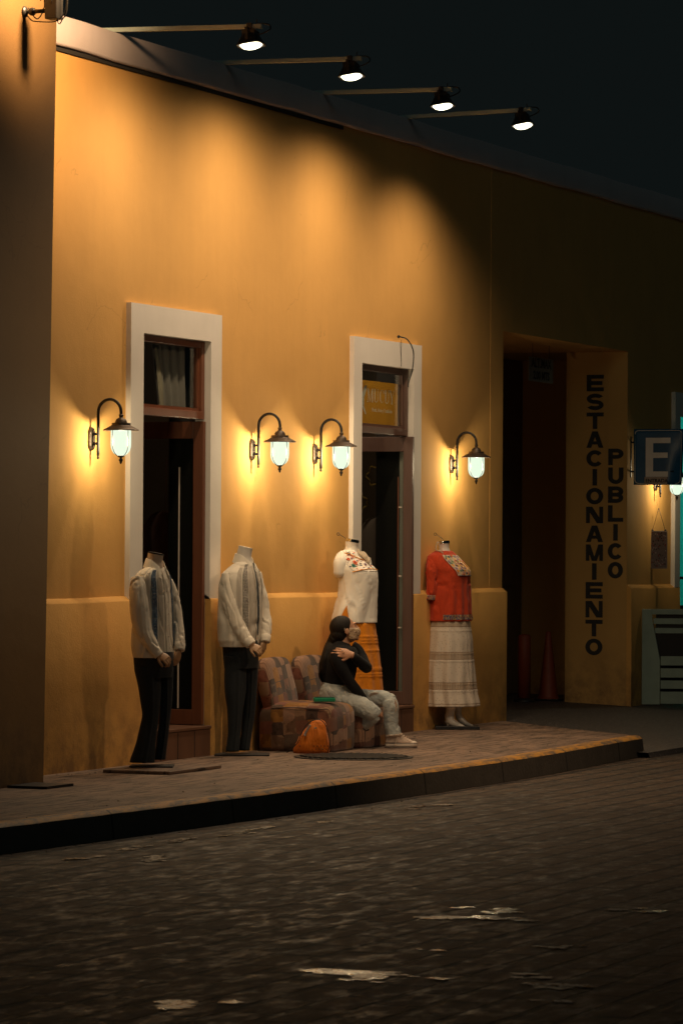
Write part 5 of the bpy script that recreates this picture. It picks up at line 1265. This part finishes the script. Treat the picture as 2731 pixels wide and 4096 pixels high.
# small framed print hung by a string under the fifth lantern
pc = empty('hanging_print', (14.25,-.075,0), RZ, 'small framed print hanging by a string on the wall below the blue E sign', 'picture')
M_print = emb('grey_print', (.20,.15,.14), [(.06,.03,.03),(.22,.05,.05),(.38,.30,.28),(.10,.08,.08)], 1, .42, (9,15,1), .9, 'EUCLIDEAN')
MB().box(-.088,.088,.0,.03,1.40,1.795).obj('frame', simple('print_frame', (.28,.22,.20), .6, var=.3, vscale=30), pc, smooth=False, bevel=.004)
mb = MB(); mb.quad((-.078,-.002,1.41),(.078,-.002,1.41),(.078,-.002,1.785),(-.078,-.002,1.785)); mb.obj('print_sheet', M_print, pc, smooth=False)
mb = MB(); mb.tube([(-.07,.015,1.79),(-.003,.03,2.02)], .0022, n=5, steps=1); mb.tube([(.07,.015,1.79),(.003,.03,2.02)], .0022, n=5, steps=1); mb.ball((0,.035,2.025),.008,8,6); mb.ball((-.068,.015,1.80),.012,8,6); mb.ball((.068,.015,1.80),.012,8,6); mb.obj('string', M_cable, pc)
# slatted grey-green folding stand against the wall at the right
M_slat = simple('grey_green_paint', (.24,.30,.25), .6, var=.2, vscale=10)
sb = empty('slatted_bench', (13.72,-.06,0), RZ, 'grey-green slatted wooden bench leaning by the wall under the hanging print', 'bench')
s_ = 1/228.
mb = MB(); sd = [(0,0),(.19,0),(.19,.45),(.15,.66),(.11,.86),(.10,.985),(.0,.985)]
rows = [[Vector((x,-.02,z)) for x,z in sd],[Vector((x,.02,z)) for x,z in sd]]; mb.grid(rows); mb.obj('side_board', M_slat, sb, smooth=False, bevel=.006)
for i, (z0, z1, xa, xb) in enumerate(((.93,.985,.10,.50),(.83,.89,.12,.53),(.735,.79,.135,.55),(.64,.695,.15,.57),(.545,.60,.17,.60))):
    mb = MB(); mb.box(xa, xb, -.01+.012*i, .012+.012*i, z0, z1); mb.obj('back_slat', M_slat, sb, smooth=False, bevel=.003)
for i, (z0, z1) in enumerate(((.405,.50),(.28,.375),(.165,.25),(.01,.135))):
    mb = MB(); mb.box(.192, .85, -.05, -.026, z0, z1); mb.obj('front_slat', M_slat, sb, smooth=False, bevel=.003)
MB().box(.15,.75,.02,.05,.05,.95).obj('back_panel', M_dark, sb, smooth=False)
# cone and post in the garage mouth
tc = empty('traffic_cone', (13.50,.88,.02), 0, 'tall faded orange traffic cone in the dark garage entrance', 'traffic cone')
M_cone = simple('faded_cone_orange', (.22,.035,.010), .6, var=.2)
MB().lathe([(.125,.02),(.115,.03),(.10,.06),(.03,.68),(.024,.72),(.018,.725)], n=28).obj('cone_body', M_cone, tc); MB().box(-.15,.15,-.15,.15,.01,.03).obj('cone_base', M_black, tc, smooth=False, bevel=.01)
po = empty('bollard', (13.0,.97,.02), 0, 'short reddish post standing left of the traffic cone in the garage entrance', 'bollard')
MB().lathe([(.065,.0),(.065,.68),(.05,.70),(.01,.705)], n=20).obj('post', M_cone, po); MB().lathe([(.11,.0),(.11,.03),(.07,.05)], n=20).obj('foot', M_black, po)
# cable stub over the second doorway
cb = MB(); cb.tube([(6.72,-.045,3.42),(6.76,-.05,3.425),(6.80,-.10,3.40),(6.83,-.14,3.30),(6.84,-.13,3.15),(6.80,-.11,3.03),(6.79,-.11,2.99)], .0055, n=8); cb.tube([(6.775,-.05,3.40),(6.775,-.05,3.17)], .002, n=5, steps=1); cb.ball((6.72,-.045,3.425),.014,8,6)
tag(cb.obj('loose_cable', M_cable), 'loose brown cable drooping over the lintel of the yellow banner doorway', 'cable')
# banner in the second transom
M_ban = simple('yellow_banner', (.62,.27,.02), .8, var=.08, vscale=3, bstr=.1)
nt = M_ban.node_tree; ou = [n for n in nt.nodes if n.type == 'OUTPUT_MATERIAL'][0]; pb = [n for n in nt.nodes if n.type == 'BSDF_PRINCIPLED'][0]
tr = nt.nodes.new('ShaderNodeBsdfTranslucent'); tr.inputs[0].default_value = (.75,.36,.03,1); mx = nt.nodes.new('ShaderNodeMixShader'); mx.inputs[0].default_value = .5
nt.links.new(pb.outputs[0], mx.inputs[1]); nt.links.new(tr.outputs[0], mx.inputs[2]); nt.links.new(mx.outputs[0], ou.inputs[0])
bn = empty('shop_banner', (0,0,0), 0, 'yellow banner with white MUCUY lettering behind the glass over the right doorway', 'banner')
mb = MB(); n_b = 24; mb.grid([[Vector((5.90+1.12*i/n_b, .074+.003*math.sin(i*.9), z)) for i in range(n_b+1)] for z in (2.605,2.8,3.03)], closed=False); ban = mb.obj('banner_cloth', M_ban, bn)
M_btx = simple('banner_white', (.85,.78,.70), .8, bstr=0)
def stroke_letters(mb, y):
    X = 6.285; zb, zt = 2.848, 2.962; T_ = .020; th = .006
    def bar(x0,x1,z0,z1): mb.box(x0,x1,y-.001,y,z0,z1)
    def para(xa0,xa1,xb0,xb1,z0,z1): mb.quad((xa0,y,z0),(xa1,y,z0),(xb1,y,z1),(xb0,y,z1))
    def serif(x, z, w_=.018): bar(x-w_, x+w_, z-.0018, z+.0018)
    # M
    x = X; bar(x,x+th,zb,zt); para(x+.050,x+.062,x-.004,x+.020,zb,zt); para(x+.050,x+.056,x+.096,x+.104,zb,zt); bar(x+.096,x+.118,zb,zt); serif(x+.003,zb); serif(x+.107,zb,.022); serif(x+.0,zt,.012); serif(x+.11,zt,.014)
    def U(x):
        bar(x,x+T_,zb+.022,zt); bar(x+.078,x+.078+th,zb+.018,zt); serif(x+.01,zt,.02); serif(x+.08,zt,.014)
        n = 10
        for k in range(n):
            a0, a1 = PI+PI*k/n, PI+PI*(k+1)/n
            ro, ri = (.042,.024), (.030,.018); cx, cz = x+.042, zb+.024
            mb.quad((cx+ro[0]*math.cos(a0),y,cz+ro[1]*math.sin(a0)),(cx+ro[0]*math.cos(a1),y,cz+ro[1]*math.sin(a1)),(cx+.002+ri[0]*math.cos(a1),y,cz+ri[1]*math.sin(a1)),(cx+.002+ri[0]*math.cos(a0),y,cz+ri[1]*math.sin(a0)))
    U(X+.155)
    # C
    cx, cz = X+.335, (zb+zt)/2; n = 22
    for k in range(n):
        a0, a1 = D2(42)+D2(276)*k/n, D2(42)+D2(276)*(k+1)/n; tk = lambda a: .007+.015*max(0,-math.cos(a))
        P_ = lambda a, s: (cx+(.052-s)*math.cos(a), y, cz+(.057-s*.35)*math.sin(a))
        mb.quad(P_(a0,0),P_(a1,0),P_(a1,tk(a1)),P_(a0,tk(a0)))
    bar(X+.372,X+.378,zt-.035,zt-.004)
    U(X+.410)
    x = X+.52; para(x+.044,x+.062,x+.0,x+.022,zb+.045,zt); para(x+.050,x+.056,x+.098,x+.105,zb+.045,zt); bar(x+.042,x+.062,zb,zb+.046); serif(x+.052,zb,.022); serif(x+.01,zt,.02); serif(x+.10,zt,.014)
mb = MB(); stroke_letters(mb, .066); mb.obj('lettering', M_btx, ban, smooth=False)
o = text_mesh('tagline', 'Moda, Arte y Tradición', .046, M_btx, ban, (6.62,.065,2.782), (PI/2,0,0), .0005, 0, 1.1)
mb = MB(); mb.poly([(6.14,.066,2.885),(6.19,.066,2.965),(6.255,.066,2.995),(6.26,.066,2.955),(6.205,.066,2.885)]); mb.poly([(6.115,.066,2.82),(6.14,.066,2.883),(6.205,.066,2.883),(6.20,.066,2.81)]); mb.poly([(6.115,.066,2.818),(6.20,.066,2.808),(6.25,.066,2.745),(6.235,.066,2.735),(6.17,.066,2.79)])
mb.obj('bird_emblem', M_btx, ban, smooth=False)
# curtain behind the first transom, garments and wreaths inside
ct = MB(); rows = []
for z in (2.60,2.75,2.9,3.05,3.15):
    rows.append([Vector((2.10+.52*i/30+ (z-2.6)*-.22*(1-i/30), .115+.014*math.sin(i*.9+z*2), z)) for i in range(31)])
ct.grid(rows, closed=False); cto = tag(ct.obj('curtain', cloth('grey_curtain', (.34,.29,.26), crease=5)), 'pale lace-edged curtain seen through the pane over the left doorway', 'curtain')
mb = MB(); mb.grid([[Vector((2.10-(z-2.6)*.22+dx*(1-abs(z-2.8)*2.2), .094, z)) for dx in (0,.03,.10)] for z in (2.62,2.72,2.82,2.92,3.02,3.1)], closed=False); mb.obj('lace_edge', M_net, cto)
for i, (px, py, pz, lab) in enumerate([(7.62,.50,2.24,'upper of two faint wreaths hanging inside the right doorway'),(7.45,.62,2.0,'lower of two faint wreaths hanging inside the right doorway')]):
    mb = MB(); rows = []
    for k in range(41):
        a = 2*PI*k/40; R_ = .085+.012*math.sin(k*7.3); rows.append([Vector((px+ .4*R_*math.cos(a), py - R_*math.cos(a)*.9, pz+R_*math.sin(a)))+Vector((.010*math.cos(b),0,.010*math.sin(b))) for b in [2*PI*j/6 for j in range(6)]])
    mb.grid(rows, caps=(False,False)); tag(mb.obj('wreath', simple('dry_wreath', (.30,.20,.04), .8, var=.5, vscale=60)), lab, 'wreath', 'wreaths inside the doorway')
for i, (px, py, col, lab) in enumerate([(7.75,.52,(.30,.24,.20),'dim garment hanging inside the right doorway behind the glass'),(3.15,.52,(.20,.08,.05),'dim reddish garment hanging inside the left doorway behind the glass')]):
    rows = []
    for z, w_, d_ in ((.75,.20,.05),(1.1,.19,.05),(1.5,.17,.05),(1.75,.20,.05),(1.85,.12,.04),(1.88,.04,.03)):
        rows.append([Vector((px+d_*math.cos(a)+.02*math.sin(a*6), py+w_*math.sin(a), z)) for a in [2*PI*k/40 for k in range(40)]])
    mb = MB(); mb.grid(rows); mb.tube([(px,py,1.87),(px,py,2.3)], .003, n=5, steps=1); tag(mb.obj('hanging_garment', cloth('dim_garment', col)), lab, 'garment')
# camera bracket on the side building, with its cables
dv = empty('wall_bracket', (-1.31,-.45,5.155), 0, 'black junction box and bracket with dangling cables high on the left building', 'bracket')
mb = MB(); mb.tube([(0,.0,0),(0,-.17,0)], .014, n=12, steps=1); mb.ball((0,-.06,0),(.028,.03,.028),12,8); mb.ball((0,-.005,0),(.04,.02,.04),12,8); mb.obj('bracket_arm', M_black, dv)
MB().box(-.05,.05,-.265,-.175,-.06,.13).obj('junction_box', M_black, dv, smooth=False, bevel=.006)
mb = MB(); mb.ball((0,-.225,.06),(.054,.03,.07),14,10); mb.obj('box_cover', M_black, dv)
for pts in ([(.0,-.02,-.02),(.0,-.06,-.06),(0,-.12,-.07),(0,-.19,-.075),(0,-.24,-.07),(0,-.28,-.04),(0,-.31,.02),(0,-.32,.2)],[(0,-.24,-.05),(0,-.26,-.09),(0,-.285,-.06),(0,-.315,0),(0,-.33,.25)],[(0,-.03,.03),(0,-.07,-.03),(0,-.10,-.05),(0,-.13,-.02),(0,-.15,.03)],[(0,0,-.03),(-.01,-.01,-.10),(-.02,-.01,-.14)],[(0,-.15,.08),(0,-.13,.09),(0,-.12,.07)],[(0,-.17,.12),(.0,-.15,.09),(.0,-.15,.03),(.0,-.13,.0)]):
    mb = MB(); mb.tube(pts, .0042, n=6); mb.obj('cable', M_cable, dv)
sc.view_settings.view_transform = 'Standard'; sc.view_settings.look = 'None'; sc.view_settings.exposure = 0; sc.view_settings.gamma = 1
sc.cycles.use_denoising = True
sc.cycles.sample_clamp_indirect = 4
sc.cycles.max_bounces = 6
